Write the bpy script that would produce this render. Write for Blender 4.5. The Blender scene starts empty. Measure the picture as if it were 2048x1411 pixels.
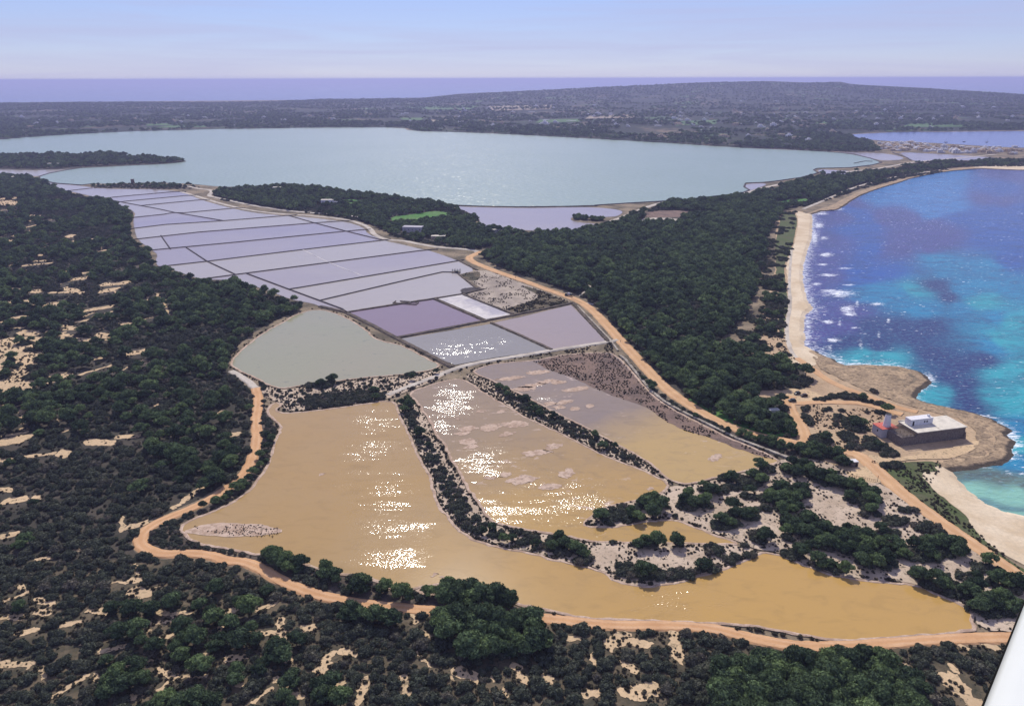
import bpy, bmesh, math, random
import numpy as np
from mathutils import Vector, noise
from mathutils.geometry import delaunay_2d_cdt
random.seed(7)
rng = np.random.default_rng(7)
R = math.radians

# ------------------------------------------------------------------ camera
SC = bpy.context.scene
F, CX, CY, H = 1550.0, 1024.0, 705.5, 185.0          # focal length and centre of a 2048 px wide frame, flight height in metres
PITCH, ROLL = math.atan(548.0 / F), math.atan(5 / 2048)
cam = bpy.data.cameras.new('camera')
camo = bpy.data.objects.new('camera', cam); SC.collection.objects.link(camo)
cam.sensor_width = 36.0; cam.lens = 36.0 * F / 2048.0
cam.clip_start = 0.1; cam.clip_end = 200000.0
camo.location = (0, 0, H)
from mathutils import Matrix
camo.matrix_world = Matrix.Translation((0, 0, H)) @ Matrix.Rotation(R(90) - PITCH, 4, 'X') @ Matrix.Rotation(-ROLL, 4, 'Z')
SC.camera = camo

# ------------------------------------------------------------------ sky, sun, exposure
SUN_EL, SUN_AZ = 43.0, -5.0                           # azimuth clockwise from +Y (the way the camera looks)
w = bpy.data.worlds.new('World'); SC.world = w; w.use_nodes = True
nt = w.node_tree; nt.nodes.clear()
def wn(t, **k):
    n = nt.nodes.new(t)
    for a, b in k.items(): setattr(n, a, b)
    return n
out = wn('ShaderNodeOutputWorld'); bg = wn('ShaderNodeBackground')
sky = wn('ShaderNodeTexSky', sky_type='NISHITA', sun_disc=False)
sky.sun_elevation = R(SUN_EL); sky.sun_rotation = R(SUN_AZ)
sky.altitude = 100; sky.air_density = 1.0; sky.dust_density = 0.0; sky.ozone_density = 5.0
tint = wn('ShaderNodeMix', data_type='RGBA', blend_type='MULTIPLY'); tint.inputs[0].default_value = 1.0
tint.inputs[7].default_value = (0.70, 0.72, 1.0, 1)
co = wn('ShaderNodeTexCoord'); mp = wn('ShaderNodeMapping'); mp.inputs['Scale'].default_value = (1.6, 1.6, 34.0)
mp.inputs['Rotation'].default_value = (0, R(1.2), 0)
cn = wn('ShaderNodeTexNoise'); cn.inputs['Scale'].default_value = 1.5; cn.inputs['Detail'].default_value = 7; cn.inputs['Roughness'].default_value = 0.56; cn.inputs['Distortion'].default_value = 0.6
cr = wn('ShaderNodeMapRange'); cr.inputs[1].default_value = 0.40; cr.inputs[2].default_value = 0.78; cr.inputs[3].default_value = 0.42; cr.inputs[4].default_value = 0.86
cm = wn('ShaderNodeMix', data_type='RGBA'); cm.inputs[7].default_value = (4.6, 4.7, 7.0, 1)
L = nt.links.new
L(sky.outputs[0], tint.inputs[6]); L(co.outputs['Generated'], mp.inputs[0]); L(mp.outputs[0], cn.inputs['Vector'])
L(cn.outputs['Fac'], cr.inputs[0]); L(cr.outputs[0], cm.inputs[0]); L(tint.outputs[2], cm.inputs[6])
L(cm.outputs[2], bg.inputs['Color']); bg.inputs['Strength'].default_value = 0.10
L(bg.outputs[0], out.inputs['Surface'])

sd = bpy.data.lights.new('sun', 'SUN'); sd.energy = 4.0; sd.angle = R(0.55); sd.color = (1.0, 0.94, 0.84)
so = bpy.data.objects.new('sun', sd); SC.collection.objects.link(so)
_d = Vector((math.sin(R(SUN_AZ)) * math.cos(R(SUN_EL)), math.cos(R(SUN_AZ)) * math.cos(R(SUN_EL)), math.sin(R(SUN_EL))))
so.rotation_euler = _d.to_track_quat('Z', 'Y').to_euler(); so.location = (0, 0, 300)
SC.view_settings.view_transform = 'Standard'; SC.view_settings.look = 'None'
SC.view_settings.exposure = 0.12; SC.view_settings.gamma = 1.0
SC.render.engine = 'CYCLES'
cy = SC.cycles
cy.max_bounces = 5; cy.diffuse_bounces = 2; cy.glossy_bounces = 2; cy.transmission_bounces = 2; cy.volume_bounces = 0; cy.transparent_max_bounces = 6
cy.caustics_reflective = False; cy.caustics_refractive = False
cy.use_denoising = True

# ------------------------------------------------------------------ helpers
LAND = 1.0
cp, sp_ = math.cos(PITCH), math.sin(PITCH); cR, sR = math.cos(ROLL), math.sin(ROLL)
def P(px, py, z=LAND):
    """map position of a point of the survey photograph, on the level z"""
    u, v = px - CX, py - CY
    u, v = u * cR - v * sR, u * sR + v * cR
    x, y, d = u, F * cp - v * sp_, -F * sp_ - v * cp
    t = (z - H) / d
    return (x * t, y * t)
def PX(xy, z=LAND):
    """the other way round, for arrays of map positions"""
    xy = np.asarray(xy, float); x, y = xy[..., 0], xy[..., 1]; dz = z - H
    dep = y * cp - dz * sp_
    u = x / dep * F; v = (-y * sp_ - dz * cp) / dep * F
    u, v = u * cR + v * sR, -u * sR + v * cR
    return np.stack([u + CX, v + CY], -1)
def PP(pts, z=LAND): return [P(a, b, z) for a, b in pts]
def lin(r, g, b):
    f = lambda c: (c / 255 / 12.92) if c / 255 <= 0.04045 else ((c / 255 + 0.055) / 1.055) ** 2.4
    return (f(r), f(g), f(b), 1.0)
def chaikin(p, closed, n=1):
    for _ in range(n):
        q = []
        m = len(p)
        for i in range(m if closed else m - 1):
            a, b = p[i], p[(i + 1) % m]
            q.append((a[0] * .75 + b[0] * .25, a[1] * .75 + b[1] * .25)); q.append((a[0] * .25 + b[0] * .75, a[1] * .25 + b[1] * .75))
        if not closed: q = [p[0]] + q + [p[-1]]
        p = q
    return p
def resample(p, closed, k=0.0035, lo=0.8, hi=60):
    q = []; m = len(p)
    for i in range(m if closed else m - 1):
        a, b = p[i], p[(i + 1) % m]
        d = math.hypot(b[0] - a[0], b[1] - a[1]); r = math.hypot((a[0] + b[0]) / 2, (a[1] + b[1]) / 2)
        n = max(1, int(d / min(hi, max(lo, k * r))))
        for j in range(n):
            t = j / n; q.append((a[0] + (b[0] - a[0]) * t, a[1] + (b[1] - a[1]) * t))
    if not closed: q.append(p[-1])
    return q
def wob(p, amp, f=0.12):
    """ragged natural outline"""
    return [(x + amp * (noise.noise((x * f, y * f, 3.1)) + .5 * noise.noise((x * f * 3, y * f * 3, 9.7))),
             y + amp * (noise.noise((x * f, y * f, 17.3)) + .5 * noise.noise((x * f * 3, y * f * 3, 31.7)))) for x, y in p]
def inside(poly, pts):
    x, y = pts[:, 0], pts[:, 1]; r = np.zeros(len(pts), bool); n = len(poly)
    for i in range(n):
        x1, y1 = poly[i]; x2, y2 = poly[(i + 1) % n]
        if y1 == y2: continue
        r ^= ((y1 > y) != (y2 > y)) & (x < (x2 - x1) * (y - y1) / (y2 - y1) + x1)
    return r
def segdist(line, pts, closed=False):
    line = np.asarray(line, float); best = np.full(len(pts), 1e9); n = len(line)
    for i in range(n if closed else n - 1):
        a, b = line[i], line[(i + 1) % n]; ab = b - a; l2 = ab @ ab
        if l2 < 1e-9: continue
        t = np.clip(((pts - a) @ ab) / l2, 0, 1)
        best = np.minimum(best, np.hypot(*(pts - a - t[:, None] * ab).T))
    return best
COL = SC.collection
def link(o, parent=None):
    COL.objects.link(o)
    if parent is not None: o.parent = parent
    return o
def mesh(name, verts, faces, mat, parent=None, smooth=False, loc=None):
    me = bpy.data.meshes.new(name); me.from_pydata([tuple(v) for v in verts], [], faces); me.update()
    if mat: me.materials.append(mat)
    if smooth: me.polygons.foreach_set('use_smooth', [True] * len(me.polygons))
    o = bpy.data.objects.new(name, me); link(o, parent)
    if loc: o.location = loc
    return o
def tag(o, label, cat=None, group=None, kind=None):
    o['label'] = label
    if cat: o['category'] = cat
    if group: o['group'] = group
    if kind: o['kind'] = kind
    return o
def struct(o, label=None):
    o['kind'] = 'structure'
    if label: o['label'] = label
    return o
def thing(name, label, cat, loc=(0, 0, 0), rz=0, group=None):
    o = bpy.data.objects.new(name, None); o.empty_display_size = 0.5; link(o)
    o.location = loc; o.rotation_euler = (0, 0, rz); tag(o, label, cat, group); return o
def sheet(name, poly, z, mat, skirt=0.0):
    """level sheet from a map outline, with a skirt down to the ground"""
    bm = bmesh.new(); vs = [bm.verts.new((x, y, z)) for x, y in poly]
    try: f = bm.faces.new(vs)
    except ValueError: return None
    f.normal_update()
    if f.normal.z < 0: f.normal_flip()
    bmesh.ops.triangulate(bm, faces=[f], ngon_method='EAR_CLIP')
    if skirt:
        n = len(vs); lo = [bm.verts.new((v.co.x, v.co.y, z - skirt)) for v in vs]
        for i in range(n):
            try: bm.faces.new((vs[i], lo[i], lo[(i + 1) % n], vs[(i + 1) % n]))
            except ValueError: pass
    me = bpy.data.meshes.new(name); bm.to_mesh(me); bm.free(); me.materials.append(mat)
    o = bpy.data.objects.new(name, me); return link(o)
def ribbon(name, line, prof, mat, jit=0.0, closed=False):
    """sweep a profile [(offset, z), ...] along a map line; uv.x runs across, uv.y along in metres"""
    p = np.array(line); n = len(p); m = len(prof)
    if closed: t = np.roll(p, -1, 0) - np.roll(p, 1, 0)
    else: t = np.gradient(p, axis=0)
    t /= np.maximum(np.linalg.norm(t, axis=1), 1e-6)[:, None]; nr = np.stack([t[:, 1], -t[:, 0]], 1)
    dist = np.concatenate([[0], np.cumsum(np.linalg.norm(np.diff(p, axis=0), axis=1))])
    V, Fc, UV = [], [], []
    for i in range(n):
        for j, (o, z) in enumerate(prof):
            k = 0.0
            if jit and (j in (0, m - 1) or m > 3): k = jit * (noise.noise((p[i][0] * .25, p[i][1] * .25, j * 7.0)) + .6 * noise.noise((p[i][0] * .9, p[i][1] * .9, j * 5.0)))
            V.append((p[i][0] + nr[i][0] * (o + k), p[i][1] + nr[i][1] * (o + k), z)); UV.append((j / (m - 1), dist[i]))
    for i in range(n if closed else n - 1):
        a, b = i * m, ((i + 1) % n) * m
        for j in range(m - 1): Fc.append((a + j, b + j, b + j + 1, a + j + 1))
    o = mesh(name, V, Fc, mat)
    uv = o.data.uv_layers.new(name='UVMap'); vi = np.empty(len(o.data.loops), int); o.data.loops.foreach_get('vertex_index', vi)
    uv.data.foreach_set('uv', np.array(UV)[vi].ravel())
    return o
def box(name, x0, x1, y0, y1, z0, z1, mat, parent=None, bevel=0.0, top=None):
    """block in local coordinates; top = (dx, dy) inset of the upper face"""
    tx, ty = top or (0, 0)
    V = [(x0, y0, z0), (x1, y0, z0), (x1, y1, z0), (x0, y1, z0), (x0 + tx, y0 + ty, z1), (x1 - tx, y0 + ty, z1), (x1 - tx, y1 - ty, z1), (x0 + tx, y1 - ty, z1)]
    Fc = [(3, 2, 1, 0), (4, 5, 6, 7), (0, 1, 5, 4), (1, 2, 6, 5), (2, 3, 7, 6), (3, 0, 4, 7)]
    o = mesh(name, V, Fc, mat, parent)
    if bevel:
        bm = bmesh.new(); bm.from_mesh(o.data); bmesh.ops.bevel(bm, geom=bm.edges[:], offset=bevel, segments=2, affect='EDGES'); bm.to_mesh(o.data); bm.free()
    return o

# ------------------------------------------------------------------ materials
class N:
    def __init__(s, name):
        s.m = bpy.data.materials.new(name); s.m.use_nodes = True; s.t = s.m.node_tree; s.t.nodes.clear()
        s.o = s.n('ShaderNodeOutputMaterial')
    def n(s, t, **k):
        x = s.t.nodes.new(t)
        for a, b in k.items():
            if hasattr(x, a): setattr(x, a, b)
        return x
    def l(s, a, b): s.t.links.new(a, b)
    def pos(s, scale=(1, 1, 1), rot=0.0):
        g = s.n('ShaderNodeNewGeometry'); mp = s.n('ShaderNodeMapping'); mp.inputs['Scale'].default_value = scale; mp.inputs['Rotation'].default_value = (0, 0, rot)
        s.l(g.outputs['Position'], mp.inputs[0]); return mp.outputs[0]
    def noise(s, vec, scale, detail=4, rough=.55, dist=0.0):
        x = s.n('ShaderNodeTexNoise'); x.inputs['Scale'].default_value = scale; x.inputs['Detail'].default_value = detail
        x.inputs['Roughness'].default_value = rough; x.inputs['Distortion'].default_value = dist
        if vec is not None: s.l(vec, x.inputs['Vector'])
        return x.outputs['Fac']
    def rng(s, f, a, b, c=0.0, d=1.0):
        x = s.n('ShaderNodeMapRange'); s.l(f, x.inputs[0])
        for i, v in enumerate((a, b, c, d)): x.inputs[i + 1].default_value = v
        return x.outputs[0]
    def mix(s, f, a, b, blend='MIX'):
        x = s.n('ShaderNodeMix', data_type='RGBA', blend_type=blend)
        for i, v in ((0, f), (6, a), (7, b)):
            if hasattr(v, 'is_output'): s.l(v, x.inputs[i])
            else: x.inputs[i].default_value = v
        return x.outputs[2]
    def math(s, op, a, b=0.0):
        x = s.n('ShaderNodeMath', operation=op)
        for i, v in enumerate((a, b)):
            if hasattr(v, 'is_output'): s.l(v, x.inputs[i])
            else: x.inputs[i].default_value = v
        return x.outputs[0]
    def bump(s, h, dist, strength=1.0, normal=None):
        x = s.n('ShaderNodeBump'); s.l(h, x.inputs['Height']); x.inputs['Distance'].default_value = dist
        if hasattr(strength, 'is_output'): s.l(strength, x.inputs['Strength'])
        else: x.inputs['Strength'].default_value = strength
        if normal is not None: s.l(normal, x.inputs['Normal'])
        return x.outputs[0]
    def bsdf(s, col, rough=.9, spec=.2, normal=None, ior=None):
        b = s.n('ShaderNodeBsdfPrincipled')
        for k, v in (('Base Color', col), ('Roughness', rough), ('Specular IOR Level', spec)):
            if hasattr(v, 'is_output'): s.l(v, b.inputs[k])
            else: b.inputs[k].default_value = v
        if ior: b.inputs['IOR'].default_value = ior
        if normal is not None: s.l(normal, b.inputs['Normal'])
        s.l(b.outputs[0], s.o.inputs['Surface']); return b
def soil(name, a, b, c=None, s1=.05, s2=.8, bump=.15, spots=0.0, mixlo=.42, mixhi=.6):
    """earth, sand or rock: two large-scale colours, fine grain, optional dark specks"""
    k = N(name); p = k.pos()
    col = k.mix(k.rng(k.noise(p, s1, 6, .6, .4), mixlo, mixhi), a, b)
    g = k.noise(p, s2, 5, .65)
    col = k.mix(k.rng(g, .3, .7, 0, .5), col, tuple(x * .55 for x in (c or a)[:3]) + (1,))
    if spots:
        col = k.mix(k.rng(k.noise(p, .55, 3, .6, .8), .56, .66, 0, spots), col, (.035, .04, .03, 1))
    k.bsdf(col, .95, .1, k.bump(k.noise(p, s2 * 1.3, 6, .7), bump))
    return k.m
def plain(name, col, rough=.8, spec=.3, var=.25, s=1.5, bump=.01):
    k = N(name); p = k.pos()
    c = k.mix(k.rng(k.noise(p, s, 5, .6), .3, .7), tuple(x * (1 - var) for x in col[:3]) + (1,), tuple(min(1, x * (1 + var * .5)) for x in col[:3]) + (1,))
    k.bsdf(c, rough, spec, k.bump(k.noise(p, s * 4, 4), bump)); return k.m
# ------------------------------------------------------------------ materials of the place
M = {}
M['sand'] = soil('pale_sand', lin(196, 170, 138), lin(176, 150, 122), s1=.03, s2=.5, spots=.35)
M['dune'] = soil('dune_sand', lin(214, 186, 148), lin(196, 170, 136), s1=.05, s2=.7, spots=.55)
M['salt_sand'] = soil('salty_sand', lin(206, 186, 164), lin(182, 162, 140), s1=.06, s2=.7, spots=.7)
M['beach'] = soil('beach_sand', lin(226, 208, 180), lin(206, 184, 152), s1=.04, s2=.6)
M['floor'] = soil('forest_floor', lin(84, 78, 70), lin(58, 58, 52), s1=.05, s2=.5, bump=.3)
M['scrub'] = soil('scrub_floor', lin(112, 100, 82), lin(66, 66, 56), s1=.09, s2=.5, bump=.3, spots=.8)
M['mixed'] = soil('mixed_ground', lin(150, 134, 112), lin(86, 80, 68), s1=.03, s2=.4, bump=.3, spots=.7)
M['grass'] = soil('green_verge', lin(86, 98, 62), lin(98, 98, 74), s1=.06, s2=.6, bump=.2, spots=.4)
M['meadow'] = soil('green_meadow', lin(78, 128, 60), lin(98, 132, 74), s1=.03, s2=.3, bump=.2, spots=.5)
M['mud'] = soil('brown_mud', lin(138, 116, 104), lin(112, 96, 90), s1=.05, s2=.9, bump=.25, spots=.8)
M['dry'] = soil('dry_salt_flat', lin(184, 170, 154), lin(150, 138, 128), s1=.04, s2=.35, spots=.3)
M['crust'] = soil('salt_crust', lin(204, 180, 160), lin(168, 142, 122), s1=.3, s2=1.2, spots=.35)
M['white_crust'] = soil('white_salt', lin(214, 208, 204), lin(172, 168, 178), s1=.05, s2=.3)
M['bank'] = soil('bank_earth', lin(112, 100, 90), lin(76, 70, 64), s1=.15, s2=.8, bump=.4, spots=.7)
M['palebank'] = soil('pale_bank', lin(190, 180, 166), lin(140, 130, 118), s1=.2, s2=.9, bump=.4, spots=.8)
M['stone_dike'] = soil('dark_stone', lin(92, 86, 88), lin(64, 60, 64), s1=.3, s2=.9, bump=.5)
M['pale_road'] = soil('pale_gravel', lin(206, 196, 182), lin(176, 166, 154), s1=.06, s2=.8)
def rock():
    k = N('shore_rock'); p = k.pos()
    a = k.noise(p, .09, 7, .65, .8); b = k.noise(p, .6, 6, .7)
    col = k.mix(k.rng(a, .38, .62), lin(190, 164, 132), lin(150, 130, 106))
    col = k.mix(k.rng(b, .46, .64, 0, .6), col, lin(74, 64, 54))
    g_ = k.n('ShaderNodeNewGeometry'); sz_ = k.n('ShaderNodeSeparateXYZ'); k.l(g_.outputs['Position'], sz_.inputs[0])
    wet = k.math('ADD', sz_.outputs[2], k.math('MULTIPLY', k.math('SUBTRACT', k.noise(p, .12, 4), .5), .9))
    col = k.mix(k.rng(wet, 1.12, .75, 0, .85), col, lin(58, 54, 50))                       # weed and wet rock at the waterline
    k.bsdf(col, .9, .2, k.bump(b, .9)); return k.m
M['rock'] = rock()
def dirt(name, a, b, edge):
    k = N(name); uv = k.n('ShaderNodeUVMap'); sx = k.n('ShaderNodeSeparateXYZ'); k.l(uv.outputs[0], sx.inputs[0])
    p = k.pos()
    c = k.math('ABSOLUTE', k.math('SUBTRACT', sx.outputs[0], .5))                       # 0 in the middle, .5 at the edges
    tr = k.math('ABSOLUTE', k.math('SUBTRACT', c, .2))                                   # two wheel tracks
    col = k.mix(k.rng(k.noise(p, .12, 5, .6), .35, .65), a, b)
    col = k.mix(k.math('MULTIPLY', k.rng(tr, .14, .02, 0, .4), k.rng(k.noise(p, .08, 4, .6), .3, .6)), col, lin(222, 190, 156))
    col = k.mix(k.rng(c, .40, .5, 0, .6), col, edge)
    col = k.mix(k.rng(k.noise(p, 1.3, 4, .7), .5, .75, 0, .35), col, tuple(x * .6 for x in b[:3]) + (1,))
    k.bsdf(col, .95, .1, k.bump(k.noise(p, 1.1, 5, .7), .12)); return k.m
M['dirt'] = dirt('orange_dirt', lin(204, 164, 122), lin(188, 148, 110), lin(168, 146, 120))
M['red_dirt'] = dirt('red_dirt', lin(204, 160, 118), lin(190, 146, 106), lin(176, 148, 116))

def water(name, a, b, c=None, patch=.012, streak=.25, rip=1.0, amp=.05, rough=.11, lo=.35, hi=.7, ior=1.33, windlo=.52, windhi=.70, calm=.03, specks=0, gusts=None, crust=0, grad=None):
    """shallow brine: the pan floor shows as colour, ripples come and go in gusts"""
    k = N(name); p = k.pos(); pr = k.pos((1.0, 1.9, 1.0), R(22))
    col = k.mix(k.rng(k.noise(p, patch, 5, .6, .6), lo, hi), a, b)
    if grad:
        # the brine thickens from one end of the pond to the other
        A_g, B_g = np.array(P(*grad[0])), np.array(P(*grad[1])); dg = (B_g - A_g) / ((B_g - A_g) @ (B_g - A_g))
        ge_ = k.n('ShaderNodeNewGeometry'); dt = k.n('ShaderNodeVectorMath', operation='DOT_PRODUCT'); k.l(ge_.outputs['Position'], dt.inputs[0]); dt.inputs[1].default_value = (dg[0], dg[1], 0)
        f_ = k.math('SUBTRACT', dt.outputs['Value'], float(A_g @ dg)); f_ = k.math('ADD', f_, k.math('MULTIPLY', k.math('SUBTRACT', k.noise(p, .03, 4, .6, .6), .5), .9)); col = k.mix(k.rng(f_, 0, 1), col, grad[2])
    oi = k.n('ShaderNodeObjectInfo')
    col = k.mix(k.rng(oi.outputs['Random'], 0, 1, 0, .8 if not grad else .15), col, c or b)
    col = k.mix(k.rng(k.noise(pr, .09, 6, .65, .8), .5, .72, 0, streak), col, tuple(x * .62 for x in a[:3]) + (1,))
    if specks:
        col = k.mix(k.rng(k.noise(pr, .11, 4, .5, 1.2), .66, .72, 0, specks), col, lin(70, 84, 88))
    if gusts:
        # gusts ruffle the water in these places (survey x, y, half width, half height, strength)
        ge = k.n('ShaderNodeNewGeometry'); rag = k.math('MULTIPLY', k.math('SUBTRACT', k.noise(k.pos((.7, 1.5, 1.0), R(28)), .12, 4, .6, .6), .5), 2.4); tot = None
        for gx0, gy0, ga, gb, gs in gusts:
            c0 = P(gx0, gy0); hx_ = abs(P(gx0 + ga, gy0)[0] - c0[0]); hy_ = abs(P(gx0, gy0 - gb)[1] - P(gx0, gy0 + gb)[1]) / 2
            su = k.n('ShaderNodeVectorMath', operation='SUBTRACT'); k.l(ge.outputs['Position'], su.inputs[0]); su.inputs[1].default_value = (c0[0], c0[1], 1.25)
            dv = k.n('ShaderNodeVectorMath', operation='DIVIDE'); k.l(su.outputs[0], dv.inputs[0]); dv.inputs[1].default_value = (hx_, hy_, 100.0)
            le = k.n('ShaderNodeVectorMath', operation='LENGTH'); k.l(dv.outputs[0], le.inputs[0])
            v_ = k.rng(k.math('ADD', le.outputs['Value'], rag), 1.75, .1, 0, gs)
            tot = v_ if tot is None else k.math('MAXIMUM', tot, v_)
        stk = k.rng(k.noise(k.pos((.45, 1.9, 1.0), R(-32)), .07, 5, .62, .7), .40, .60, .12, 1.0)
        gust = k.math('MAXIMUM', k.math('MULTIPLY', tot, stk), calm)
    else: gust = k.rng(k.noise(k.pos((1.0, .55, 1.0), R(-35)), .022, 4, .55, .5), windlo, windhi, calm, 1.0)
    if crust:
        cn_ = k.noise(k.pos((.7, 1.3, 1.0), R(-18)), .1, 7, .68, 1.4); col = k.mix(k.math('MULTIPLY', k.rng(cn_, .60, .64, 0, crust), k.rng(k.noise(p, .018, 3), .45, .55)), col, lin(196, 174, 156))
    h = k.math('ADD', k.noise(pr, rip, 0, .5), k.math('MULTIPLY', k.noise(pr, rip * 2.3, 0, .5), .25))
    b_ = k.bsdf(col, rough, .5, k.bump(h, amp, gust), ior)
    return k.m
M['ochre'] = water('ochre_brine', lin(168, 138, 90), lin(166, 140, 100), lin(172, 140, 86), grad=((900, 1000), (1500, 1170), lin(184, 148, 86)), patch=.014, streak=.3, amp=.31, gusts=[(745, 845, 46, 24, .95), (735, 905, 60, 22, .75), (775, 995, 50, 42, .75), (700, 960, 60, 30, .45), (755, 1060, 80, 30, .6), (765, 1118, 60, 18, .8), (1330, 1190, 90, 40, .95), (600, 970, 50, 30, .3)])
M['tan'] = water('tan_brine', lin(150, 130, 104), lin(144, 126, 104), lin(168, 138, 88), grad=((960, 860), (1150, 1010), lin(176, 144, 88)), patch=.014, streak=.35, amp=.31, crust=.8, gusts=[(905, 805, 40, 30, 1.0), (885, 850, 30, 24, .8), (985, 925, 56, 28, .85), (1010, 1020, 60, 34, .6), (1150, 1000, 110, 44, .85), (1120, 1050, 50, 20, .5), (1100, 965, 50, 14, .6)])
M['mudwater'] = water('brown_brine', lin(148, 130, 108), lin(136, 122, 112), lin(156, 132, 100), grad=((1180, 835), (1300, 890), lin(180, 152, 98)), patch=.014, streak=.35, amp=.31, crust=.9, gusts=[(1095, 795, 30, 10, .9), (1260, 890, 36, 18, .8), (1340, 940, 50, 20, .5), (1080, 775, 40, 12, .5)])
M['lilac'] = water('lilac_brine', lin(156, 146, 148), lin(140, 130, 144), lin(176, 168, 154), patch=.006, streak=.14, amp=.05, rough=.2)
M['purple'] = water('purple_brine', lin(128, 108, 118), lin(136, 118, 126), None, patch=.01, streak=.1, amp=.05, rough=.15)
M['grey'] = water('grey_brine', lin(134, 130, 122), lin(146, 140, 132), None, patch=.01, streak=.15, amp=.55, rip=.5, rough=.13, gusts=[(930, 700, 60, 22, .9), (990, 685, 40, 9, .9), (900, 715, 40, 14, .7)])
M['pink'] = water('pink_brine', lin(162, 144, 134), lin(154, 140, 134), None, patch=.01, streak=.15, amp=.45, rip=.5, rough=.13, gusts=[(1100, 665, 50, 16, .55), (1060, 660, 40, 10, .45)])
M['green'] = water('green_brine', lin(148, 150, 120), lin(154, 148, 124), None, patch=.008, streak=.12, amp=.04, rough=.1, specks=.5)
M['lagoon'] = water('lagoon_water', lin(134, 154, 140), lin(142, 160, 148), None, patch=.002, streak=.22, rip=.12, amp=.9, rough=.26, windlo=.2, windhi=.5, calm=.5)
M['bay_blue'] = water('blue_lagoon_water', lin(84, 104, 160), lin(96, 112, 164), None, patch=.002, streak=.05, rip=.16, amp=.3, rough=.2)

# ------------------------------------------------------------------ coast, land and sea
COAST = [(2320, 1112), (2180, 1070), (2110, 1052), (2048, 1038), (2000, 1026), (1955, 1007), (1925, 985), (1905, 963), (1893, 947), (1886, 936), (1933, 930), (1987, 922), (2003, 914), (2009, 905), (2006, 892),
    (2016, 881), (2006, 873), (1996, 864), (2007, 857), (1979, 841), (1940, 827), (1894, 817), (1847, 807), (1816, 795), (1827, 778), (1849, 763), (1843, 752), (1831, 744), (1796, 735), (1740, 732), (1691, 733), (1671, 727), (1652, 716),
    (1621, 702), (1597, 688), (1599, 673), (1597, 649), (1601, 628), (1617, 614), (1607, 603), (1601, 583), (1597, 556), (1599, 529), (1607, 501), (1617, 474), (1619, 443), (1618, 428), (1647, 419), (1671, 418), (1686, 410), (1701, 399), (1720, 389),
    (1744, 380), (1769, 372), (1793, 365), (1817, 357), (1842, 351), (1866, 346), (1903, 341), (1939, 338), (1963, 336.6), (2012, 339), (2048, 340), (2130, 343), (2300, 338), (2500, 320)]
coastW = wob(resample(PP(COAST, 0.4), False, .004, 1.0), 1.3, .2)
fx, fy = coastW[-1]
landW = coastW + [(fx + 2500, fy + 900), (9000, 6000), (7000, 7400), (3000, 8600), (0, 8200), (-4500, 7000), (-9000, 6000), (-6000, 900), (-900, 300), (-500, 40), (-200, -60), (260, -60), (520, 60)]
o = sheet('ground', landW, LAND, M['mixed'], skirt=3.0); struct(o, 'pale sandy ground of the island')

def axis(segs):
    r = []
    for a, b, s in segs: r += list(np.arange(a, b, s))
    return np.array(r + [segs[-1][1]], float)
gx = axis([(-70000, -20000, 5000), (-20000, 0, 2000), (0, 120, 40), (120, 760, 2.6), (760, 1500, 9), (1500, 4000, 100), (4000, 20000, 2000), (20000, 70000, 5000)])
gy = axis([(-1500, 220, 60), (220, 900, 2.6), (900, 1900, 8), (1900, 5000, 100), (5000, 20000, 1000), (20000, 90000, 3500)])
XX, YY = np.meshgrid(gx, gy); nx, ny = len(gx), len(gy)
pos = np.stack([XX.ravel(), YY.ravel(), np.zeros(nx * ny)], 1)
def gridfaces(nx, ny):
    i = np.arange(nx * ny).reshape(ny, nx)
    return np.stack([i[:-1, :-1], i[:-1, 1:], i[1:, 1:], i[1:, :-1]], -1).reshape(-1, 4)
def npmesh(name, v, f, mat):
    me = bpy.data.meshes.new(name); me.vertices.add(len(v)); me.vertices.foreach_set('co', v.astype(np.float32).ravel())
    k = f.shape[1]; me.loops.add(f.size); me.loops.foreach_set('vertex_index', f.astype(np.int32).ravel())
    me.polygons.add(len(f)); me.polygons.foreach_set('loop_start', np.arange(0, f.size, k, dtype=np.int32)); me.update(calc_edges=True); me.validate()
    if mat: me.materials.append(mat)
    return me
# sea bed: sand, deep water and weed meadows where the survey shows them
VI, NA, BL, TU, LI, SK, MI, RF = (70, 62, 128), (24, 42, 96), (26, 78, 158), (18, 128, 168), (40, 160, 170), (56, 128, 190), (136, 188, 166), (92, 106, 94)
z1 = lambda x, y: (1348 + x / 2.566, 400 + y / 2.566)
z2 = lambda x, y: (1550 + x / 4.112, 260 + y / 4.112)
CT = [(z1(*q), c) for c, qs in ((VI, [(760, 100), (800, 200), (720, 300), (700, 450), (680, 600), (720, 680), (900, 560), (1300, 180), (1400, 200), (1100, 100), (1200, 190), (1150, 260), (1060, 60), (1330, 240), (800, 400), (860, 650)]),
        (NA, [(1250, 700), (1350, 780), (1500, 950), (1550, 1050), (1400, 900), (1000, 640), (1150, 650), (1050, 740), (1300, 640), (1450, 860), (1490, 1010), (1350, 440), (1390, 500), (900, 740), (1560, 830)]),
        (TU, [(1400, 350), (1500, 450), (1650, 600), (1600, 350), (1200, 480), (1050, 470), (1150, 520), (1700, 450), (1620, 760), (1250, 560), (1350, 290), (1450, 560)]),
        (LI, [(1750, 1000), (1700, 720), (1780, 850), (1350, 990), (950, 815), (1080, 810), (1300, 1000), (1680, 900), (1650, 1020), (1240, 470), (1750, 620), (1600, 520)]),
        (BL, [(1700, 150), (1750, 300), (1600, 60), (1500, 80), (1000, 250), (950, 350), (900, 150), (1000, 400), (1600, 200), (1750, 60), (1100, 370), (1800, 200)])) for q in qs]
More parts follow.
